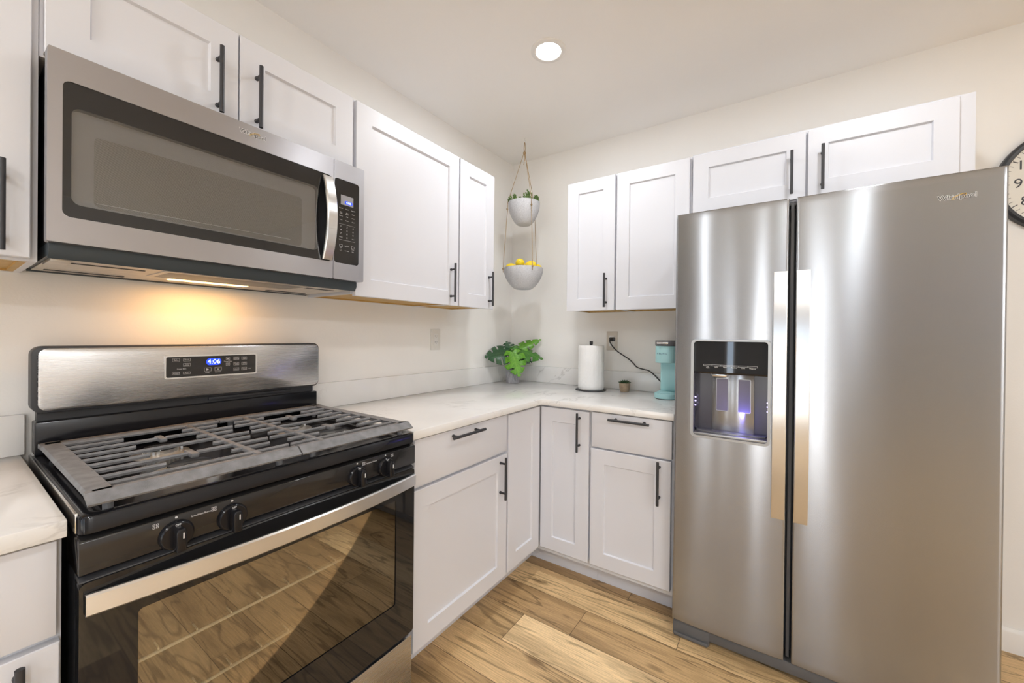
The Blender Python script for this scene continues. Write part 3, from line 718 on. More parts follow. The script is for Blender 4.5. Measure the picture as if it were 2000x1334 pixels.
    b.box(yL+.003, yR-.003, 0.622, 0.640, 0.264, 0.300); b.box(yL+.003, yR-.003, 0.622, 0.640, 0.735, 0.798)
    d = b.obj('oven_door', MT['blackglass'], t)
    b = B(FX); b.prism([(0.630, 0.800), (0.6655, 0.800), (0.6655, 0.8025), (0.655, 0.8085), (0.630, 0.8085)], yL+.001, yR-.001, 'nz', 0.001); b.obj('door_top_trim', MT['blackplastic'], d)
    B(FX).box(-2.179, -1.583, 0.6600, 0.6655, 0.386, 0.715).obj('window', MT['ovenglass'], d)
    # open cavity behind the window with two racks
    b = B(FX); b.box(-2.20, -1.565, 0.6215, 0.6235, 0.36, 0.735); b.obj('oven_lining', MT['lining'], t)
    b = B(FX); b.prism([(0.6235, .386), (0.6600, .386), (0.6235, .39)], -2.179, -1.583, 'nz'); b.obj('window_seal', MT['bezel'], d)
    for z, sa in ((0.607, -2.176), (0.490, -2.176)):
        b = B(FX); b.tube([(sa, 0.652, z), (-1.60, 0.652, z)], 0.0032, 8)
        for i in range(9): 
            s = sa+.03+i*.062; b.tube([(s, 0.652, z), (s, 0.650, z+.006), (s, 0.627, z+.007)], 0.0016, 6)
        b.obj('oven_rack', MT['rack'], t)
    # door handle: flat bowed steel band with end brackets
    b = B(FX); N = 28; bm = bmesh.new(); hs0, hs1 = -2.249, -1.5135; rows = []
    for i in range(N+1):
        q = i/N; s = hs0+(hs1-hs0)*q; bow = 0.679+0.034*(1-(2*q-1)**2)
        rows.append([bm.verts.new(p) for p in ((s, bow-.010, .746), (s, bow-.002, .7445), (s, bow+.0015, .748), (s, bow+.0015, .7795), (s, bow-.002, .783), (s, bow-.010, .7815))])
    for i in range(N):
        for k in range(6): bm.faces.new((rows[i][k], rows[i][(k+1) % 6], rows[i+1][(k+1) % 6], rows[i+1][k]))
    bm.faces.new(rows[0]); bm.faces.new(rows[-1][::-1]); b._merge(bm)
    b.box(hs0, hs0+.014, 0.6675, 0.676, .747, .7805); b.box(hs1-.014, hs1, 0.6675, 0.676, .747, .7805)
    b.obj('oven_handle', MT['steel_band'], d, sharp=18)
    # storage drawer
    b = B(FX); b.box(yL+.002, yR-.002, 0.622, 0.664, 0.060, 0.2475, 0.004); dr = b.obj('storage_drawer', MT['steel_y'], t)
    B(FX).box(yL+.002, yR-.002, 0.622, 0.652, 0.2478, 0.2590, 0.002).obj('drawer_lip', MT['blackplastic'], dr)
    # burners
    for by in (-2.048, -1.704):
        for bx, br in ((0.262, 0.036), (0.490, 0.044)):
            b = B(FX); zb = 0.9078
            b.lathe([(br*1.75, 0.0), (br*1.72, .0015), (br*1.25, .004), (br*1.2, .004), (br*1.1, .004), (br, .005), (br, .014), (0, .014)], (by, bx, zb), 40)
            for i in range(24):
                a = 2*PI*i/24; b.box(by+br*math.cos(a)-.0015, by+br*math.cos(a)+.0015, bx+br*math.sin(a)-.0015, bx+br*math.sin(a)+.0015, zb+.005, zb+.0135)
            bu = b.obj('burner', MT['alu'], t)
            B(FX).lathe([(br*.96, .014), (br*1.0, .016), (br*.97, .0195), (br*.6, .021), (0, .0212)], (by, bx, zb), 40).obj('burner_cap', MT['enamel'], bu)
            B(FX).tube([(by+br*1.22, bx+.004, zb+.002), (by+br*1.22, bx+.004, zb+.016)], 0.003, 10).obj('igniter', MT['white'], bu)
    # cast iron grates, two halves
    zg = 0.952
    for side in (0, 1):
        if side == 0: o0, o1, sp, by, rail = -2.246, -1.878, -1.878, -2.048, -1.957
        else: o0, o1, sp, by, rail = -1.519, -1.8745, -1.8745, -1.704, -1.803
        sg = 1 if side == 0 else -1           # direction from the outer band to the split
        A = lambda q: o0+sg*q
        b = B(FX); lo, hi = sorted((o0, o1)); wd = 0.036
        # outer side band, rear band, sloping front band
        s0, s1 = sorted((o0, A(wd)))
        b.prism([(A(0.004), zg-.012), (A(0.0), zg-.006), (A(0.003), zg), (A(wd), zg), (A(wd), zg-.010)], 0.098, 0.652, 'nz') if False else None
        prof = [(A(0.004), zg-.014), (A(0.0), zg-.008), (A(0.004), zg-.001), (A(0.010), zg), (A(wd), zg), (A(wd-.006), zg-.012)]
        bm = bmesh.new(); r1 = [bm.verts.new((p[0], 0.098, p[1])) for p in prof]; r2 = [bm.verts.new((p[0], 0.645, p[1])) for p in prof]
        bm.faces.new(r1); bm.faces.new(r2[::-1])
        for i in range(6): bm.faces.new((r1[i], r1[(i+1) % 6], r2[(i+1) % 6], r2[i]))
        b._merge(bm)
        b.prism([(0.096, zg-.012), (0.098, zg-.002), (0.104, zg), (0.128, zg), (0.130, zg-.010)], lo, hi, 'nz')
        b.prism([(0.634, zg), (0.648, zg), (0.670, zg-.016), (0.667, zg-.020), (0.640, zg-.010), (0.634, zg-.010)], lo, hi, 'nz')
        # inner rail
        b.box(rail-.0065, rail+.0065, 0.128, 0.640, zg-.010, zg, 0.003)
        def finger(n, q0, q1, taper=True):
            a, c = sorted((q0, q1)); h = 0.0034
            b.prism([(n-h*.8, zg-.008), (n-h*1.1, zg-.003), (n-h*.6, zg+.001), (n+h*.6, zg+.001), (n+h*1.1, zg-.003), (n+h*.8, zg-.008)], a, c, 'nz')
        step = 0.0570; n0 = 0.262-2*step
        for i in range(9):
            n = n0+i*step; 
            q0 = A(wd-.004)
            if i in (0, 4, 8): finger(n, q0, rail)
            elif i in (2, 6):
                finger(n, q0, by-sg*0.006); finger(n, by+sg*0.010, rail)
                b.box(by-.008, by+.008, n-.027, n+.027, zg-.010, zg+.001, 0.003)
            else:
                gap = 0.062; finger(n, q0, by-sg*gap); finger(n, by+sg*gap, rail)
            # stub fingers past the rail, towards the split
            if i % 2 == 0: finger(n, rail, sp-sg*.0015)
            else: finger(n, rail, sp-sg*.0215)
        for s, n in ((A(.03), .125), (A(.03), .640), (sp-sg*.04, .125), (sp-sg*.04, .640)):
            b.lathe([(0.010, -.010), (0.008, -.018), (0.0075, -.0435), (0, -.0435)], (s, n, zg), 12)
        b.obj('grate', MT['castiron'], t, sharp=30)
MT['digitw'] = emis('white_blue_digits', (0.70, 0.80, 1.0), 1.6)
MT['rack'] = simple('oven_rack_wire', (0.95, 0.90, 0.74), 0.4)
MT['lining'] = simple('oven_lining', (0.085, 0.068, 0.048), 0.5, var=0.15, vscale=12)
build_range()

# ------------------------------------------------------------------ microwave
def build_microwave():
    yL, yR = -2.2645, -1.5135; zb, zt = 1.4305, 1.8415; ys = -1.6315
    t = thing('microwave', 'stainless over-the-range microwave mounted above the gas range', 'microwave', (0.19, (yL+yR)/2, 1.398))
    b = B(FX); b.box(yL+.006, yR-.004, 0.002, 0.352, 1.432, zt-.003, 0.003); b.obj('case', MT['blackplastic'], t)
    # underside chassis
    b = B(FX); z0 = 1.398
    b.prism([(0.004, 1.4315), (0.362, 1.4315), (0.362, 1.413), (0.352, z0), (0.340, z0+.006), (0.02, z0+.006), (0.012, z0), (0.004, z0)], yL+.006, yR-.010, 'nz'); b.obj('chassis_rim', MT['darkgrey'], t)
    b = B(FX); b.box(yL+.012, yR-.016, 0.022, 0.338, z0+.003, z0+.0055)
    b.box(yL+.03, yL+.17, 0.10, 0.105, z0+.001, z0+.0032); b.box(yL+.012, yL+.045, .22, .33, z0-.002, z0+.003, .001); b.obj('base_plate', MT['galv'], t)
    for a, c in ((-2.235, -2.085), (-1.70, -1.56)):
        for e, f in ((0.265, 0.278), (0.055, 0.075)): B(FX).box(a, c, e, f, z0+.0015, z0+.0034).obj('vent_slot', MT['blackplastic'], t)
    B(FX).box(-2.045, -1.685, 0.175, 0.315, z0+.001, z0+.0034, .0008).obj('grease_filter', MT['filter'], t)
    fl = B(FX); frame_prism(fl, rrect(-2.058, -1.672, 0.163, 0.327, .004, 3), rrect(-2.045, -1.685, 0.175, 0.315, .004, 3), z0+.0005, z0+.0036, 'sn'); fl.obj('filter_frame', MT['galv'], t)
    B(FX).box(-2.00, -1.795, 0.115, 0.155, z0+.0005, z0+.0035, .001).obj('cooktop_lamp', MT['warmlens'], t)
    ld = bpy.data.lights.new('cooktop_lamp_glow', 'AREA'); ld.shape = 'RECTANGLE'; ld.size = 0.05; ld.size_y = 0.20; ld.energy = 0.62; ld.color = (1.0, 0.50, 0.15)
    lo = bpy.data.objects.new('cooktop_lamp_glow', ld); COL.objects.link(lo); lo.parent = t; lo.location = Vector((0.125, -1.90, z0-.003))-Vector(t.location)
    # door
    b = B(FX); W0, W1, WZ0, WZ1 = -2.243, -1.6355, 1.487, 1.780
    outer = rrect(yL, ys, zb, zt, 0.004, 6); inner = rrect(W0, W1, WZ0, WZ1, 0.014, 6)
    frame_prism(b, outer, inner, 0.356, 0.388)
    d = b.obj('door', MT['steel_mw'], t)
    IN = rrect(-2.230, -1.683, 1.516, 1.728, 0.016, 6)
    b = B(FX); frame_prism(b, rrect(W0, W1, WZ0, WZ1, 0.014, 6), IN, 0.366, 0.3862); b.obj('window_border', MT['blackglass'], d)
    # funnel shaped bezel and perforated screen behind the glass
    b = B(FX); bm = bmesh.new(); IN2 = rrect(-2.192, -1.7235, 1.5255, 1.685, 0.010, 6)
    A_ = [bm.verts.new((p[0], 0.3665, p[1])) for p in IN]; C_ = [bm.verts.new((p[0], 0.3590, p[1])) for p in IN2]; n = len(A_)
    for i in range(n): bm.faces.new((A_[i], A_[(i+1) % n], C_[(i+1) % n], C_[i]))
    b._merge(bm); b.obj('window_bezel', MT['bezel'], d)
    B(FX).prism(IN2, 0.3580, 0.3594, 'sz').obj('screen', MT['screen'], d)
    b = B(FX); b.tube([(-2.188, 0.3612, 1.5335), (-1.76, 0.3612, 1.5405)], 0.0009, 6)
    for i in range(9): b.sphere((-2.15+i*.045, 0.3612, 1.5345+i*.00073), 0.0018, u=8, v=6)
    b.obj('inner_rack', MT['white'], d)
    B(FX).prism(IN, 0.3840, 0.3862, 'sz').obj('window_glass', MT['mwglass'], d)
    whirl(FX, -1.879, 0.388, 1.8165, 0.0165, d, MT['darktext'], 0.0009)
    # bowed handle
    b = B(FX); bm = bmesh.new(); N = 24; rows = []
    for i in range(N+1):
        q = i/N; z = 1.490+(1.772-1.490)*q; k = 1-(2*q-1)**2
        n_ = 0.394+0.030*k; s0, s1 = -1.672, -1.637
        rows.append([bm.verts.new(p) for p in ((s0, n_-.006, z), (s0, n_, z), (s0+.003, n_+.003, z), (s1-.003, n_+.003, z), (s1, n_, z), (s1, n_-.006, z))])
    for i in range(N):
        for k in range(6): bm.faces.new((rows[i][k], rows[i][(k+1) % 6], rows[i+1][(k+1) % 6], rows[i+1][k]))
    bm.faces.new(rows[0]); bm.faces.new(rows[-1][::-1]); b._merge(bm)
    b.box(-1.668, -1.641, 0.3862, 0.392, 1.491, 1.505); b.box(-1.668, -1.641, 0.3862, 0.392, 1.757, 1.771)
    b.obj('handle', MT['steel_h'], d, sharp=18)
    # control panel
    b = B(FX); frame_prism(b, rrect(ys+.0015, yR, zb, zt, 0.004, 6), rrect(-1.6275, -1.5335, 1.487, 1.780, 0.010, 6), 0.356, 0.388)
    c = b.obj('control_panel', MT['steel_mw'], t)
    B(FX).prism(rrect(-1.6277, -1.5333, 1.4868, 1.7802, 0.010, 6), 0.360, 0.3868, 'sz').obj('key_panel', MT['panelblack'], c)
    B(FX).box(-1.604, -1.556, 0.3865, 0.3876, 1.693, 1.727).obj('display', MT['lcd'], c)
    B(FX).prism(rrect(-1.5895, -1.5595, 1.6975, 1.7085, 0.005), 0.3874, 0.3879, 'sz').obj('clock_glow', MT['blue'], c)
    B(FX).text('4:06', -1.5745, 0.3881, 1.7030, 0.0115, extrude=.0002).obj('clock_digits', MT['digitw'], c)
    b = B(FX); n = 0.3870; cols = (-1.603, -1.5795, -1.556)
    rows_ = [['Popcorn', 'Potato', 'Vegetable'], ['Auto Cook', 'Auto Reheat', 'Steam'], ['Defrost', 'Melt', 'Soften'], ['Timer', 'Power', 'Clock']]
    K = lambda b: b.obj('key', MT['greytext'], c)
    for i, rw in enumerate(rows_):
        for s, w in zip(cols, rw):
            b = B(FX)
            for j, ln in enumerate(w.split(' ')): b.text(ln, s, n, 1.680-i*.0135-j*.0042, .0042, extrude=.0002)
            K(b)
    for i, rw in enumerate((('1', '2', '3'), ('4', '5', '6'), ('7', '8', '9'), ('Cancel', '0', 'Start'))):
        for s, w in zip(cols, rw): K(B(FX).text(w, s, n, 1.6165-i*.0125, .0078 if len(w) == 1 else .0042, extrude=.0002))
    for z in (1.6245, 1.5695): B(FX).box(-1.610, -1.548, n-.0001, n+.0002, z, z+.0005).obj('divider_line', MT['greytext'], c)
    K(B(FX).outline(-1.608, -1.597, n, 1.545, 1.553).text('Start', -1.6025, n, 1.5415, .0035, extrude=.0002))
    K(B(FX).outline(-1.562, -1.551, n, 1.545, 1.553).text('Cancel', -1.5565, n, 1.5415, .0035, extrude=.0002))
    K(B(FX).text('Add 30 sec', -1.5795, n, 1.550, .004, extrude=.0002)); K(B(FX).text('Turntable', -1.5795, n, 1.533, .004, extrude=.0002)); K(B(FX).text('Vent', -1.5565, n, 1.533, .004, extrude=.0002))
    K(B(FX).ring_lathe([(.003, 0), (.0036, 0), (.0036, .0003), (.003, .0003)], (-1.6025, n, 1.533), 16, 'n'))
MT['lcd'] = simple('lcd_screen', (0.33, 0.33, 0.36), 0.15)
build_microwave()

# ------------------------------------------------------------------ refrigerator
def build_fridge():
    FN = 0.6857; x0, xm1, xm2, x1 = 1.3055, 1.6915, 1.7125, 2.2115; zb, zt = 0.071, 1.745
    t = thing('refrigerator', 'stainless side-by-side refrigerator with a water and ice dispenser', 'refrigerator', ((x0+x1)/2, -0.36, 0.0))
    b = B(FY); b.box(x0+.006, x1-.006, 0.03, 0.598, 0.03, 1.728, 0.004)
    b.obj('cabinet', MT['greyplastic'], t)
    b = B(FY)
    for a in (x0+.012, x1-.082): b.box(a, a+.07, 0.50, 0.66, 1.7285, 1.742, 0.003)
    b.box(xm1-.03, xm2+.03, 0.50, 0.64, 1.7285, 1.738, .002)
    b.obj('hinge_cover', MT['greyplastic'], t)
    b = B(FY); b.box(xm1+.0055, xm2-.0055, 0.598, 0.655, 0.075, 1.735); b.obj('centre_seal', MT['greyplastic'], t)
    # base grille with feet housings
    b = B(FY); b.box(x0+.004, x1-.004, 0.598, 0.670, 0.024, 0.0665, .003)
    for a in (x0+.002, x1-.14): 
        b.box(a, a+.138, 0.600, 0.672, 0.003, 0.058, 0.004); b.box(a+.004, a+.134, 0.600, 0.680, 0.003, 0.018, 0.004)
        b.box(a+.02, a+.10, .35, .598, .001, .03)
    b.box(x0+.05, x1-.05, 0.08, 0.3, 0.001, 0.03)
    b.obj('base_grille', MT['grille'], t)
    def wav(x, z): return 0.0010*noise.noise(Vector((x*5.0, z*1.3, 3.7)))+0.0005*noise.noise(Vector((x*11, z*2.0, 9.1)))
    def door(a, c, hole=None, seed=0.0):
        b = B(FY); NU, NV = 44, 60
        ss = [a+(c-a)*i/NU for i in range(NU+1)]; zz = [zb+(zt-zb)*j/NV for j in range(NV+1)]
        ss += [a+.0015, a+.003, a+.005, c-.005, c-.003, c-.0015]; zz += [zb+.0015, zb+.003, zb+.005, zt-.005, zt-.003, zt-.0015]; ss.sort(); zz.sort()
        if hole:
            for v in hole[:2]: ss.append(v)
            for v in hole[2:]: zz.append(v)
            ss = sorted(s for s in set(ss)); zz = sorted(z for z in set(zz))
        mid, hw = (a+c)/2, (c-a)/2; zm, hz = (zb+zt)/2, (zt-zb)/2
        def nn(s, z):
            u = (s-mid)/hw; w = (z-zm)/hz
            edge = max(0, .005-(hw-abs(s-mid)))/.005
            ez = max(0, .005-(hz-abs(z-zm)))/.005
            return FN-0.0005 + 0.006*(1-u*u)-0.003 - 0.0035*edge**2 - 0.0035*ez**2 + wav(s+seed, z)*(1-abs(u)**6)
        bm = bmesh.new()
        fv = {}
        for i, s in enumerate(ss):
            for j, z in enumerate(zz):
                fv[i, j] = bm.verts.new((s, nn(s, z), z))
        for i in range(len(ss)-1):
            for j in range(len(zz)-1):
                if hole:
                    sm, zm_ = (ss[i]+ss[i+1])/2, (zz[j]+zz[j+1])/2
                    if hole[0] < sm < hole[1] and hole[2] < zm_ < hole[3]: continue
                bm.faces.new((fv[i, j], fv[i+1, j], fv[i+1, j+1], fv[i, j+1]))
        # sides and back
        be = [e for e in bm.edges if e.is_boundary]
        ret = bmesh.ops.extrude_edge_only(bm, edges=be)
        for v in [g for g in ret['geom'] if isinstance(g, bmesh.types.BMVert)]: v.co.y = 0.612
        b._merge(bm)
        if not hole: b.box(a+.003, c-.003, 0.606, 0.612, zb+.003, zt-.003)
        else:
            h0, h1, k0, k1 = hole
            b.box(a+.003, h0, 0.606, 0.612, zb+.003, zt-.003); b.box(h1, c-.003, 0.606, 0.612, zb+.003, zt-.003)
            b.box(h0, h1, 0.606, 0.612, zb+.003, k0); b.box(h0, h1, 0.606, 0.612, k1, zt-.003)
        return b
    HO = (1.3745, 1.6375, 0.846, 1.229)
    dl = door(x0, xm1, HO, 0.0).obj('freezer_door', MT['steel_x'], t, sharp=40)
    dr = door(xm2, x1, None, 4.0).obj('refrigerator_door', MT['steel_x'], t, sharp=40)
    # flat bowed handles
    for par, a, c in ((dl, 1.6465, 1.6885), (dr, 1.7145, 1.7555)):
        b = B(FY); bm = bmesh.new(); N = 30; rows = []
        for i in range(N+1):
            q = i/N; z = 0.584+(1.482-0.584)*q; k = 1-(2*q-1)**2; n_ = FN+0.0045+0.030*k
            rows.append([bm.verts.new(p) for p in ((a, n_-.008, z), (a, n_-.001, z), (a+.002, n_, z), (c-.002, n_, z), (c, n_-.001, z), (c, n_-.008, z))])
        for i in range(N):
            for k in range(6): bm.faces.new((rows[i][k], rows[i][(k+1) % 6], rows[i+1][(k+1) % 6], rows[i+1][k]))
        bm.faces.new(rows[0]); bm.faces.new(rows[-1][::-1]); b._merge(bm)
        b.box(a+.006, c-.006, FN-.012, FN+.004, 0.586, 0.606); b.box(a+.006, c-.006, FN-.012, FN+.004, 1.460, 1.480)
        b.obj('handle', MT['steel_h'], par, sharp=18)
    whirl(FY, 2.107, FN+.0012, 1.6715, 0.0195, dr, MT['darktext'], 0.0010)
    # dispenser
    b = B(FY); frame_prism(b, rrect(1.3695, 1.6415, 0.841, 1.2325, 0.018, 6), rrect(1.3800, 1.6325, 0.8500, 1.2250, 0.012, 6), FN-.022, FN+.0085)
    b.obj('dispenser_bezel', MT['satin'], dl)
    b = B(FY); sa, sb, na = 1.3795, 1.6330, 0.622
    b.box(sa, sb, na-.004, na, 0.848, 1.226); b.box(sa-.003, sa, na, FN-.008, 0.848, 1.226); b.box(sb, sb+.003, na, FN-.008, 0.848, 1.226); b.box(sa, sb, na, FN-.008, 1.100, 1.104)
    b.obj('dispenser_recess', MT['recess'], dl)
    B(FY).prism([(na, 1.226), (FN-.004, 1.226), (FN+.002, 1.104), (FN-.004, 1.097), (na, 1.099)], sa, sb, 'nz').obj('dispenser_screen', MT['blackglass'], dl)
    n = FN+.0008; xs = [1.4150+i*(1.5990-1.4150)/6 for i in range(7)]
    for i, w in enumerate(('Ice Type', 'Light', 'Filter', 'Options', 'Lock', 'Measure')):
        b = B(FY); b.outline(xs[i], xs[i+1]+.0006, n, 1.128, 1.1335, .0007)
        for j, ln in enumerate(w.split(' ')): b.text(ln, (xs[i]+xs[i+1])/2, n+.0003, 1.1245-j*.004, .0062, extrude=.0002)
        b.obj('button', MT['white'], dl)
    B(FY).box(1.441, 1.587, na, na+.004, 0.866, 1.098, .001).obj('back_plate', MT['steel_x'], dl)
    for a in (1.4555, 1.5335):
        b = B(FY); frame_prism(b, rrect(a-.0015, a+.0425, .9455, 1.0765, .004, 4), rrect(a+.0005, a+.0405, .9475, 1.0745, .003, 4), na+.004, na+.008); pd = b.obj('paddle', MT['satin'], dl)
        B(FY).prism(rrect(a+.0005, a+.0405, .9475, 1.0745, .003, 4), na+.004, na+.0065, 'sz').obj('paddle_face', MT['paddle'], pd)
    b = B(FY); b.prism([(1.438, 1.097), (1.500, 1.097), (1.494, 1.085), (1.444, 1.085)], na+.01, na+.045, 'sz', .003); b.obj('ice_chute', MT['chrome'], dl)
    b = B(FY); b.prism([(sa+.001, na+.001)] + [(sa+.006+(sb-sa-.012)*i/12, na+.030+.022*math.sin(PI*i/12)) for i in range(13)] + [(sb-.001, na+.001)], 0.862, 0.866, 'sn'); b.obj('drip_tray', MT['traymetal'], dl)
    B(FY).box(sa, sb, na, FN+.004, 0.8495, 0.8615, .004).obj('tray_front', MT['satin'], dl)
    for s in (sa+.0015, sb-.0015):
        b = B(FY)
        for z in (.962, .980, .995): b.sphere((s, 0.648, z), 0.0025, u=10, v=8)
        b.obj('dispenser_light', MT['violet'], dl)
    ld = bpy.data.lights.new('dispenser_glow', 'POINT'); ld.energy = 0.20; ld.color = (0.22, 0.18, 1.0); ld.shadow_soft_size = 0.01
    lo = bpy.data.objects.new('dispenser_glow', ld); COL.objects.link(lo); lo.parent = dl; lo.location = Vector((1.552, -(FN-.014), 0.93))-Vector(t.location)
MT['grille'] = simple('grey_grille_plastic', (0.11, 0.11, 0.112), 0.45)
MT['recess'] = simple('dark_dispenser_plastic', (0.05, 0.048, 0.06), 0.22)
MT['paddle'] = simple('dark_translucent_paddle', (0.16, 0.15, 0.20), 0.35)
MT['traymetal'] = simple('dispenser_tray', (0.30, 0.30, 0.32), 0.25, metal=0.6)
MT['violet'] = emis('violet_led', (0.55, 0.45, 1.0), 5.0)
build_fridge()

# ------------------------------------------------------------------ hanging planter, lemons, succulents
HK = (0.294, -0.294)
RV = Vector((math.cos(yaw), math.sin(yaw), 0)); FV = Vector((-math.sin(yaw), math.cos(yaw), 0))
def build_planter():
    hx, hy = HK
    t = thing('ceiling_hook', 'small white screw hook in the ceiling holding the hanging planter', 'hook', (hx, hy, H))
    b = B(); b.lathe([(.008, 0), (.007, -.003), (.002, -.004), (.0, -.004)], (hx, hy, H), 16)
    pts = [(hx, hy, H), (hx, hy, H-.016)] + [(hx+.006*math.sin(a), hy, H-.022+.006*math.cos(a)) for a in [i*PI/8 for i in range(0, 13)]]
    b.tube(pts, .0014, 8); b.obj('hook', MT['trim'], t)
    t = thing('hanging_planter', 'two-tier hanging planter of speckled grey bowls on jute cords in the corner', 'planter', (hx, hy, 1.536))
    def bowl(r, z0, z1, th=.006):
        h = z1-z0; prof = []
        for i in range(13):
            a = i/12; prof.append((r*(0.42*a**0.5*0+math.sin(a*PI/2)**0.72 if a > 0 else 0), h*(1-math.cos(a*PI/2)**0.85) if a < 1 else h))
        prof = [(0, 0)] + [(max(p[0], r*.36*(i > 0)), p[1]) for i, p in enumerate(prof)][1:]
        prof = []
        for i in range(15):
            a = i/14; rr = r*(0.40+0.60*math.sin(a*PI/2)**0.95); prof.append((rr, h*(a**1.25)))
        out = [(0, 0)] + prof + [(r-th*.5, h+.0005)]
        inn = [(max(p[0]-th, 0.001), max(p[1], th)) for p in prof[::-1]] + [(0, th)]
        b = B(); b.lathe(out+inn, (hx, hy, z0), 48); return b
    b1 = bowl(.101, 1.945, 2.086); b1.sphere((hx-.0*FV.x-FV.x*.045, hy-FV.y*.045, 1.951), .0035); b1.obj('bowl', MT['bowl'], t)
    bowl(.126, 1.536, 1.668).obj('bowl', MT['bowl'], t)
    kz = 2.404; dirs = [(-1.0, -.05), (.42, -.90), (.68, .73)]
    b = B()
    for i in range(2): 
        s = -1 if i else 1
        b.tube([(hx+.003*s, hy, kz)]+[(hx+.0045*s, hy+.001*s, kz+.03)]+[(hx+.003*s, hy, H-.034), (hx, hy, H-.0265)], .0022, 8)
    b.obj('loop', MT['rope'], t)
    b = B(); b.sphere((hx, hy, kz), .0095, sz=1.25); b.tube([(hx, hy, kz), (hx+.004, hy-.002, kz-.035), (hx-.002, hy-.006, kz-.075)], .0018, 6); b.obj('knot', MT['rope'], t)
    for u, w in dirs:
        d = RV*u+FV*w; d.normalize()
        P = lambda r, z: (hx+d.x*r, hy+d.y*r, z)
        b = B(); b.tube([P(.004, kz), P(.104, 2.088), P(.106, 2.075), P(.104, 2.050), P(.108, 2.0), P(.130, 1.672), P(.131, 1.662), P(.129, 1.640)], .0019, 8)
        b.obj('cord', MT['rope'], t)
        b = B(); b.sphere(P(.107, 2.045), .0058, sz=1.1); b.sphere(P(.130, 1.664), .0058, sz=1.1); b.obj('cord_knot', MT['rope'], t)
    return t
PLANTER = build_planter()

def build_lemons():
    hx, hy = HK
    b = B(); prof = []
    for i in range(17):
        a = i/16*PI; x = -0.036*math.cos(a); r = 0.0285*math.sin(a)**0.85
        if i in (0, 16): r = 0
        if i in (1, 15): r = 0.008; x = math.copysign(0.0352, x)
        prof.append((r, x))
    b.lathe(prof, (0, 0, 0), 24, 's'); src = b.obj('lemon', MT['lemon'])
    nub = B(); nub.lathe([(0, -.0372), (.0022, -.0368), (.003, -.0345), (0, -.033)], (0, 0, 0), 10, 's')
    tag(src, 'lemon', 'lemon', 'lemons in the lower hanging bowl')
    nb = nub.obj('stem_end', MT['clay']); nb.parent = src
    spots = [(-.078, -.020, 1.668, .5, 0, 'yellow lemon at the far left of the lower hanging bowl'), (-.022, -.062, 1.690, 2.1, .2, 'yellow lemon standing highest, left of middle in the lower hanging bowl'),
             (.022, .010, 1.675, 1.2, 0, 'yellow lemon showing its brown stem end in the middle of the lower hanging bowl'), (.045, -.055, 1.678, 3.4, .1, 'yellow lemon right of middle in the lower hanging bowl, behind the front cord'),
             (.088, .005, 1.668, 2.6, 0, 'yellow lemon at the far right of the lower hanging bowl'), (-.035, .055, 1.664, 0.3, 0, 'yellow lemon at the back left of the lower hanging bowl'), (.045, .068, 1.664, 1.9, 0, 'yellow lemon at the back right of the lower hanging bowl'),
             (-.03, -.01, 1.629, .9, 0, 'yellow lemon buried at the left under the other lemons'), (.035, -.01, 1.629, 2.3, 0, 'yellow lemon buried at the right under the other lemons'), (0, .0, 1.573, .2, 0, 'yellow lemon at the very bottom of the lower hanging bowl')]
    for i, (u, w, z, rz, ry, lab) in enumerate(spots):
        o = src if i == 0 else src.copy()
        if i:
            COL.objects.link(o)
            c = nb.copy(); COL.objects.link(c); c.parent = o
        p = Vector((hx, hy, 0))+RV*u+FV*w
        o.location = (p.x, p.y, z); o.rotation_euler = (0, ry, rz); o['label'] = lab
    # lemons lie in a bowl: the nub of lemon 3 looks at the camera
build_lemons()

def fleshy_leaf(b, base, d, L, w):
    """small pointed fleshy leaf"""
    d = Vector(d).normalized(); base = Vector(base)
    b.tube([base, base+d*L*.35, base+d*L*.7, base+d*L], [w*.5, w, w*.75, w*.05], 6)

def build_trailing():
    hx, hy = HK; rng = random.Random(5)
    t = PLANTER
    B().lathe([(0, .0), (.035, .0), (.06, .04), (.088, .09), (.088, .105), (0, .112)], (hx, hy, 1.953), 30).obj('soil', MT['soil'], t)
    b = B()
    spots = []
    for i in range(26):
        a = rng.uniform(0, 2*PI); r = .088*math.sqrt(rng.uniform(.05, 1)); u, w = r*math.cos(a), r*math.sin(a)
        hgt = .046+.036*math.exp(-((u-.022)**2+(w+.01)**2)/.0012)+rng.uniform(-.006, .006)
        spots.append((u, w, hgt))
    spots += [(-.085, -.03, .040), (-.090, -.01, .036), (-.075, -.045, .042), (.02, -.02, .090), (.03, 0, .084), (.012, -.01, .078), (.04, -.03, .066), (.0, -.03, .066), (-.06, -.06, .040), (.085, .0, .034), (-.082, .02, .036), (.025, -.04, .074)]
    for u, w, hgt in spots:
        p = Vector((hx, hy, 2.066))+RV*u+FV*w
        lean = (RV*u+FV*w)*0.10
        top = p+lean+Vector((0, 0, hgt)); b.tube([p, (p+top)/2+lean*.1, top], .0014, 6)
        for k in range(8):
            q = .35+.65*k/7; c = p.lerp(top, q); a = k*2.4; d = Vector((math.cos(a), math.sin(a), .5+q*.6)); fleshy_leaf(b, c, d, .014-.004*q, .0042)
        fleshy_leaf(b, top, (0, 0, 1), .009, .004)
    b.obj('foliage', MT['trail'], t)
build_trailing()

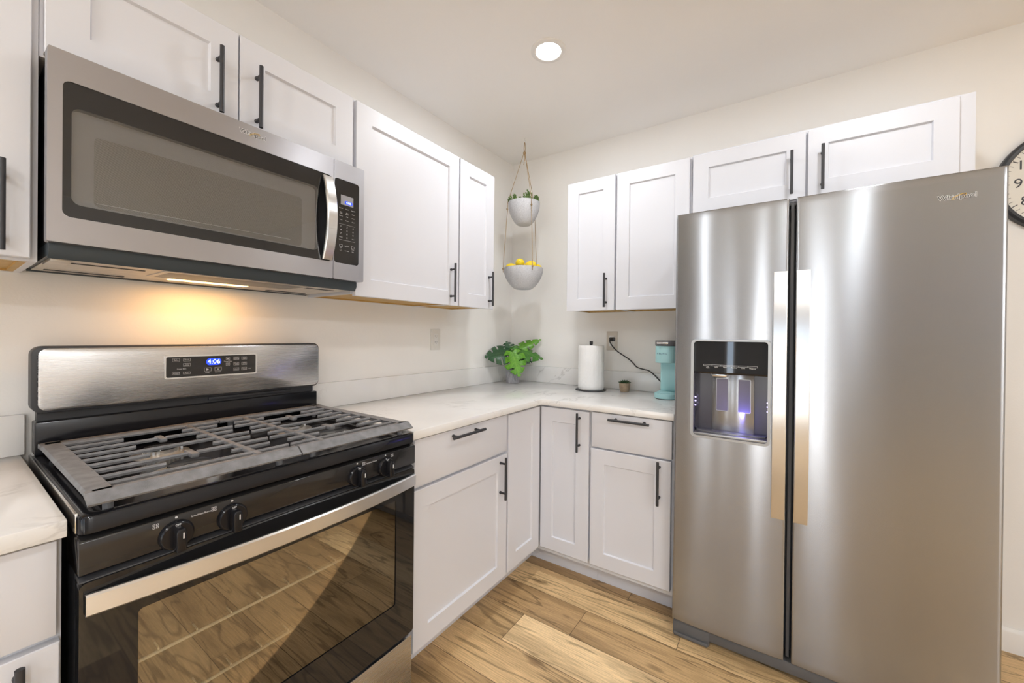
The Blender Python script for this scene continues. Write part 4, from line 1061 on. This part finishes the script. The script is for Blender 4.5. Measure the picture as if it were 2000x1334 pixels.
# ------------------------------------------------------------------ counter things
CT = 0.9142
def build_leaf(t, base, tip, nrm, width, mat, name='leaf', droop=.25, lobes=4, fold=.12, lab=None):
    base, tip, nrm = Vector(base), Vector(tip), Vector(nrm).normalized()
    u = tip-base; L = u.length; u.normalize(); v = nrm.cross(u).normalized(); nrm = u.cross(v).normalized()
    bm = bmesh.new(); uvl = bm.loops.layers.uv.new('leaf')
    NT, NS = 48, 9
    for side in (-1, 1):
        vv = {}
        for i in range(NT+1):
            q = i/NT
            hw = width*0.5*(math.sin(PI*min(1, q*.93+.07))**.62)*(1-.55*q**2.2)*1.15
            if i == NT: hw = 0.0
            for j in range(NS+1):
                s = j/NS
                tt = q - .16*s*(1-q)*(1 if q < .3 else .6) + .10*s*q   # sweep: lobes at the base reach back
                p = base+u*(tt*L)+v*(side*hw*s) + nrm*(-droop*L*q*q*.5 - hw*s*s*.35 + fold*hw*s)
                vv[i, j] = bm.verts.new(p)
        for i in range(NT):
            q = (i+.5)/NT; ph = (q*lobes+.15) % 1.0
            for j in range(NS):
                s = (j+.5)/NS
                cut = q > .12 and q < .93 and s > .42+.1*math.sin(q*9+side) and ph > .78-.10*(s-.42)
                if cut: continue
                f = bm.faces.new((vv[i, j], vv[i+1, j], vv[i+1, j+1], vv[i, j+1]))
                for lp, (a, c) in zip(f.loops, ((i, j), (i+1, j), (i+1, j+1), (i, j+1))): lp[uvl].uv = (a/NT, c/NS)
    bmesh.ops.remove_doubles(bm, verts=bm.verts[:], dist=1e-5)
    lo = [v_ for v_ in bm.verts if not v_.link_faces]
    bmesh.ops.delete(bm, geom=lo, context='VERTS')
    bmesh.ops.recalc_face_normals(bm, faces=bm.faces[:])
    bmesh.ops.solidify(bm, geom=bm.faces[:], thickness=.0006)
    for f in bm.faces: f.smooth = True
    off = Vector(t.location); bmesh.ops.translate(bm, verts=bm.verts[:], vec=-off)
    me = bpy.data.meshes.new(name); bm.to_mesh(me); bm.free(); me.materials.append(mat)
    o = bpy.data.objects.new(name, me); COL.objects.link(o); o.parent = t
    if lab: o['label'] = lab
    return o

def build_monstera():
    px, py = 0.142, -0.180
    t = thing('potted_plant', 'split-leaf green plant in a ribbed grey pot on the corner of the countertop', 'plant', (px, py, CT))
    b = B(); bm = bmesh.new(); seg = 72; prof = [(.043, 0), (.0445, .004), (.0475, .088), (.0485, .092), (.0485, .096), (.044, .096), (.043, .085)]; rings = []
    for k, (r, h) in enumerate(prof):
        rib = .0009 if 0 < k < 3 else 0
        rings.append([bm.verts.new((px+(r+rib*math.cos(i*PI))*math.cos(2*PI*i/seg), py+(r+rib*math.cos(i*PI))*math.sin(2*PI*i/seg), CT+h)) for i in range(seg)])
    for k in range(len(rings)-1):
        for i in range(seg): bm.faces.new((rings[k][i], rings[k][(i+1) % seg], rings[k+1][(i+1) % seg], rings[k+1][i]))
    bm.faces.new(rings[0]); b._merge(bm); b.obj('pot', MT['cpot'], t)
    B().lathe([(0, .08), (.0432, .08), (.0432, .084), (0, .088)], (px, py, CT), 30).obj('soil', MT['soil'], t)
    P = Vector((px, py, 0))
    def at(u, w, z): q = P+RV*u+FV*w; return Vector((q.x, q.y, z))
    leaves = [  # base, tip, normal(u, w, up), width, material
        (at(-.030, -.02, 1.128), at(-.172, -.075, 1.110), (-.25, -.75, .55), .165, 'leafdark', .30, None),
        (at(-.03, .02, 1.130), at(-.045, .015, 1.192), (-.1, -.8, .5), .10, 'leafdark', .2, None),
        (at(.012, .0, 1.118), at(.020, .0, 1.168), (.1, -.75, .6), .085, 'leafmid', .2, None),
        (at(.000, .01, 1.140), at(.190, -.02, 1.110), (.05, -.60, .78), .150, 'leafmid', .35, 'brighter green leaf reaching right'),
        (at(.030, .03, 1.150), at(.180, .05, 1.216), (-.25, -.75, .5), .085, 'leafbright', .15, 'bright green leaf rising to the upper right'),
        (at(-.005, -.055, 1.128), at(.042, -.115, 0.985), (.0, -.95, .32), .150, 'leafbright', .10, 'bright green leaf hanging in front of the pot'),
        (at(.030, .00, 1.095), at(.125, -.01, 1.065), (.1, -.85, .45), .080, 'leafdark', .2, None),
    ]
    for base, tip, nm, w, mt, dr, lab in leaves:
        n = RV*nm[0]+FV*nm[1]+Vector((0, 0, nm[2]))
        build_leaf(t, base, tip, n, w, MT[mt], droop=dr, lab=lab)
        c = P+Vector((0, 0, CT+.08)); m = c.lerp(base, .55)+Vector((0, 0, .025))
        B().tube([c+(base-c)*.04, c.lerp(m, .6), m, base+(tip-base)*.02], [.0024, .0022, .002, .0016], 8).obj('stem', MT['stem'], t)
build_monstera()

def build_towels():
    cx, cy = 0.712, -0.172
    t = thing('paper_towel_holder', 'black metal paper towel stand on the countertop', 'paper towel holder', (cx, cy, CT))
    B().lathe([(0, 0), (.092, 0), (.093, .002), (.092, .005), (.088, .0065), (0, .0065)], (cx, cy, CT), 56).obj('base', MT['black'], t)
    B().lathe([(0, .0065), (.006, .0065), (.006, .275), (0, .275)], (cx, cy, CT), 16).obj('rod', MT['black'], t)
    B().box(cx-.008, cx+.008, cy-.008, cy+.008, CT+.2745, CT+.2945, .0015).obj('finial', MT['black'], t)
    b = B(); bm = bmesh.new(); seg = 96; N = 26; rows = []
    z0, z1 = CT+.0068, CT+.283-.012
    def rad(a, z):
        r = .0760
        da = (a-(-.35)) % (2*PI)
        r += .0022*(1-da/(2*PI))           # outer sheet lifts a little at its loose end
        return r+.0004*math.sin(a*3+z*40)
    for j in range(N+1):
        z = z0+(z1-z0)*j/N; sh = .003 if j in (0, N) else 0
        rows.append([bm.verts.new((cx+(rad(2*PI*i/seg, z)-sh)*math.cos(2*PI*i/seg), cy+(rad(2*PI*i/seg, z)-sh)*math.sin(2*PI*i/seg), z)) for i in range(seg)])
    inn = [[bm.verts.new((cx+.0205*math.cos(2*PI*i/seg), cy+.0205*math.sin(2*PI*i/seg), z)) for i in range(seg)] for z in (z0, z1)]
    for A_, C_ in [(rows[k], rows[k+1]) for k in range(N)]+[(rows[N], inn[1]), (inn[1], inn[0]), (inn[0], rows[0])]:
        for i in range(seg): bm.faces.new((A_[i], A_[(i+1) % seg], C_[(i+1) % seg], C_[i]))
    b._merge(bm); o = b.obj('paper_towel_roll', MT['paper']); recentre(o, (cx, cy, z0))
    tag(o, 'white quilted paper towel roll standing on the black stand', 'paper towels')
build_towels()

def build_small_succulent():
    cx, cy = 0.903, -0.117
    t = thing('succulent_plant', 'tiny dark succulent in a tan clay pot beside the paper towels', 'plant', (cx, cy, CT))
    B().lathe([(0, 0), (.023, 0), (.0255, .004), (.0310, .024), (.0325, .040), (.0315, .050), (.0305, .052), (.0285, .050), (.0285, .042), (0, .042)], (cx, cy, CT), 36).obj('pot', MT['clay'], t)
    B().lathe([(0, .0422), (.0284, .0422), (.0284, .045), (0, .047)], (cx, cy, CT), 24).obj('soil', MT['soil'], t)
    b = B(); z = CT+.047
    for n, el, L in ((11, .25, .036), (9, .6, .030), (6, 1.0, .024), (3, 1.35, .018)):
        for i in range(n):
            a = 2*PI*i/n+el*3; fleshy_leaf(b, (cx+.004*math.cos(a), cy+.004*math.sin(a), z+.002*el), (math.cos(a)*math.cos(el), math.sin(a)*math.cos(el), math.sin(el)), L, .0052)
    b.obj('rosette', MT['succ'], t)
build_small_succulent()

def build_coffee():
    x0, x1 = 1.1095, 1.2215; xc = (x0+x1)/2; yf, yb = -0.290, -0.055
    t = thing('coffee_maker', 'slim pale teal single-serve coffee maker beside the refrigerator', 'coffee maker', (xc, -0.17, CT))
    def foot(m, yf_, yb_, r):   # rounded front outline in plan
        pts = [(x0+m, yb_), (x1-m, yb_)]
        for i in range(9): a = -PI/2*i/8; pts.append((x1-m-r+r*math.cos(a), yf_+r+r*math.sin(a)))
        for i in range(9): a = -PI/2-PI/2*i/8; pts.append((x0+m+r+r*math.cos(a), yf_+r+r*math.sin(a)))
        return pts
    B().prism(foot(.003, yf+.003, yb-.003, .048), CT, CT+.003, 'sn').obj('foot_ring', MT['black'], t)
    B().prism(foot(0, yf, yb, .050), CT+.003, CT+.030, 'sn', .003, 3).obj('base', MT['teal'], t)
    B().prism(foot(.008, yf+.008, yb-.12, .042), CT+.0302, CT+.0325, 'sn', .0008).obj('drip_tray', MT['teal'], t)
    B().prism(foot(.008, -0.165, yb, .012), CT+.0305, CT+.192, 'sn', .003, 3).obj('column', MT['teal'], t)
    B().prism(foot(.002, yf+.006, yb, .048), CT+.190, CT+.279, 'sn', .003, 3).obj('brew_head', MT['teal'], t)
    lid = B().prism(foot(.000, yf+.002, yb, .050), CT+.2795, CT+.307, 'sn', .003, 3).obj('lid', MT['lid'], t)
    B().box(x0+.020, x1-.032, yf-.0045, yf+.004, CT+.289, CT+.299, .003).obj('lid_handle', MT['chrome'], lid)
    b = B(FY); b.text('KEURIG', xc-.010, -(yf+.006)+.0003, CT+.2385, .0125, extrude=.0003, spacing=1.25); b.obj('lettering', MT['keurig'], t)
    b = B(FY)
    pts = [(.787, .030, 1.2215), (.783, .046, 1.2185), (.785, .052, 1.205), (.800, .050, 1.180), (.828, .044, 1.150), (.866, .038, 1.124), (.903, .034, 1.100), (.930, .033, 1.075), (.950, .033, 1.056), (.985, .034, 1.046), (1.022, .035, 1.038), (1.055, .037, 1.014), (1.085, .040, .985), (1.118, .046, .958), (1.145, .052, .950), (1.15, .060, .95)]
    sm = []
    for i in range(len(pts)-1):
        p0, p1, p2, p3 = [Vector(pts[max(0, min(len(pts)-1, k))]) for k in (i-1, i, i+1, i+2)]
        for k in range(5):
            q = k/5; sm.append(0.5*((2*p1)+(-p0+p2)*q+(2*p0-5*p1+4*p2-p3)*q*q+(-p0+3*p1-3*p2+p3)*q**3))
    sm.append(Vector(pts[-1])); b.tube(sm, .0038, 10); cordo = b.obj('power_cord', MT['black'], t)
    b = B(FY); b.prism(rrect(.771, .803, 1.209, 1.235, .006, 4), .0105, .030, 'sz', .002); b.tube([(.787, .028, 1.222), (.785, .046, 1.219)], [.011, .007], 12); b.obj('plug', MT['black'], cordo)
build_coffee()

def build_outlet(T, s, z, plate, label, plugged):
    t = thing('wall_outlet', label, 'outlet', Vector(T(s, 0, z)), 'wall outlets above the backsplash')
    B(T).box(s-.036, s+.036, .0005, .0065, z-.060, z+.060, .002).obj('cover_plate', plate, t)
    rc = B(T).box(s-.0165, s+.0165, .006, .0085, z-.034, z+.034, .001).obj('receptacle', MT['receptacle'], t)
    b = B(T)
    for dz in ((-.0175,) if plugged else (-.0175, .0175)):
        b.box(s-.0075, s-.0055, .0084, .0089, z+dz-.001, z+dz+.007); b.box(s+.0055, s+.0072, .0084, .0089, z+dz, z+dz+.006)
        b.lathe([(.0025, 0), (.0025, .0004), (0, .0004)], (s, .0085, z+dz-.0065), 10, 'n')
    b.obj('slot', MT['black'], rc)
    b = B(T)
    for dz in (-.048, .048): b.lathe([(.0028, 0), (.0028, .0006), (0, .0008)], (s, .0065, z+dz), 12, 'n')
    b.obj('screw', plate, t)
build_outlet(FX, -0.773, 1.2115, MT['plate'], 'white double wall outlet on the stove wall right of the range', False)
build_outlet(FY, 0.780, 1.2115, MT['plate_dark'], 'beige wall outlet with a black plug in it, behind the paper towels', True)

def build_clock():
    cx, cz, rr = 2.585, 1.859, 0.207
    t = thing('wall_clock', 'large round wall clock with cream dial and dark rim, half hidden by the fridge', 'clock', (cx, 0, cz))
    b = B(FY); b.ring_lathe([(rr-.026, .004), (rr-.023, .020), (rr-.019, .028), (rr-.010, .030), (rr-.002, .024), (rr, .014), (rr, .002), (rr-.026, .002)], (cx, 0, cz), 96, 'n'); b.obj('rim', MT['clockrim'], t)
    B(FY).lathe([(0, .003), (rr-.023, .003), (rr-.023, .018), (0, .018)], (cx, 0, cz), 72, 'n').obj('dial', MT['clockface'], t)
    b = B(FY); R_ = rr-.026
    for i in range(60):
        a = 2*PI*i/60; L = .016 if i % 5 == 0 else .012; w = .0016 if i % 5 == 0 else .0008
        d = (math.sin(a), math.cos(a)); p = (d[1], -d[0])
        q = [(cx+d[0]*r+p[0]*k, cz+d[1]*r+p[1]*k) for r, k in ((R_, w), (R_, -w), (R_-L, -w), (R_-L, w))]
        b.prism(q, .0179, .0185, 'sz')
    for h in range(1, 13):
        a = 2*PI*h/12; b.text(str(h), cx+math.sin(a)*(R_-.039), .0184, cz+math.cos(a)*(R_-.039), .052, extrude=.0003)
    b.obj('numerals', MT['black'], t)
    for nm, a, L, w in (('hour_hand', 2*PI*(4+6/60)/12, .085, .005), ('minute_hand', 2*PI*6/60, .125, .004)):
        d = (math.sin(a), math.cos(a)); p = (d[1], -d[0])
        B(FY).prism([(cx-d[0]*.02+p[0]*w, cz-d[1]*.02+p[1]*w), (cx-d[0]*.02-p[0]*w, cz-d[1]*.02-p[1]*w), (cx+d[0]*L-p[0]*w*.4, cz+d[1]*L-p[1]*w*.4), (cx+d[0]*L+p[0]*w*.4, cz+d[1]*L+p[1]*w*.4)], (.0195 if nm == 'hour_hand' else .0215), (.021 if nm == 'hour_hand' else .023)).obj(nm, MT['black'], t)
build_clock()
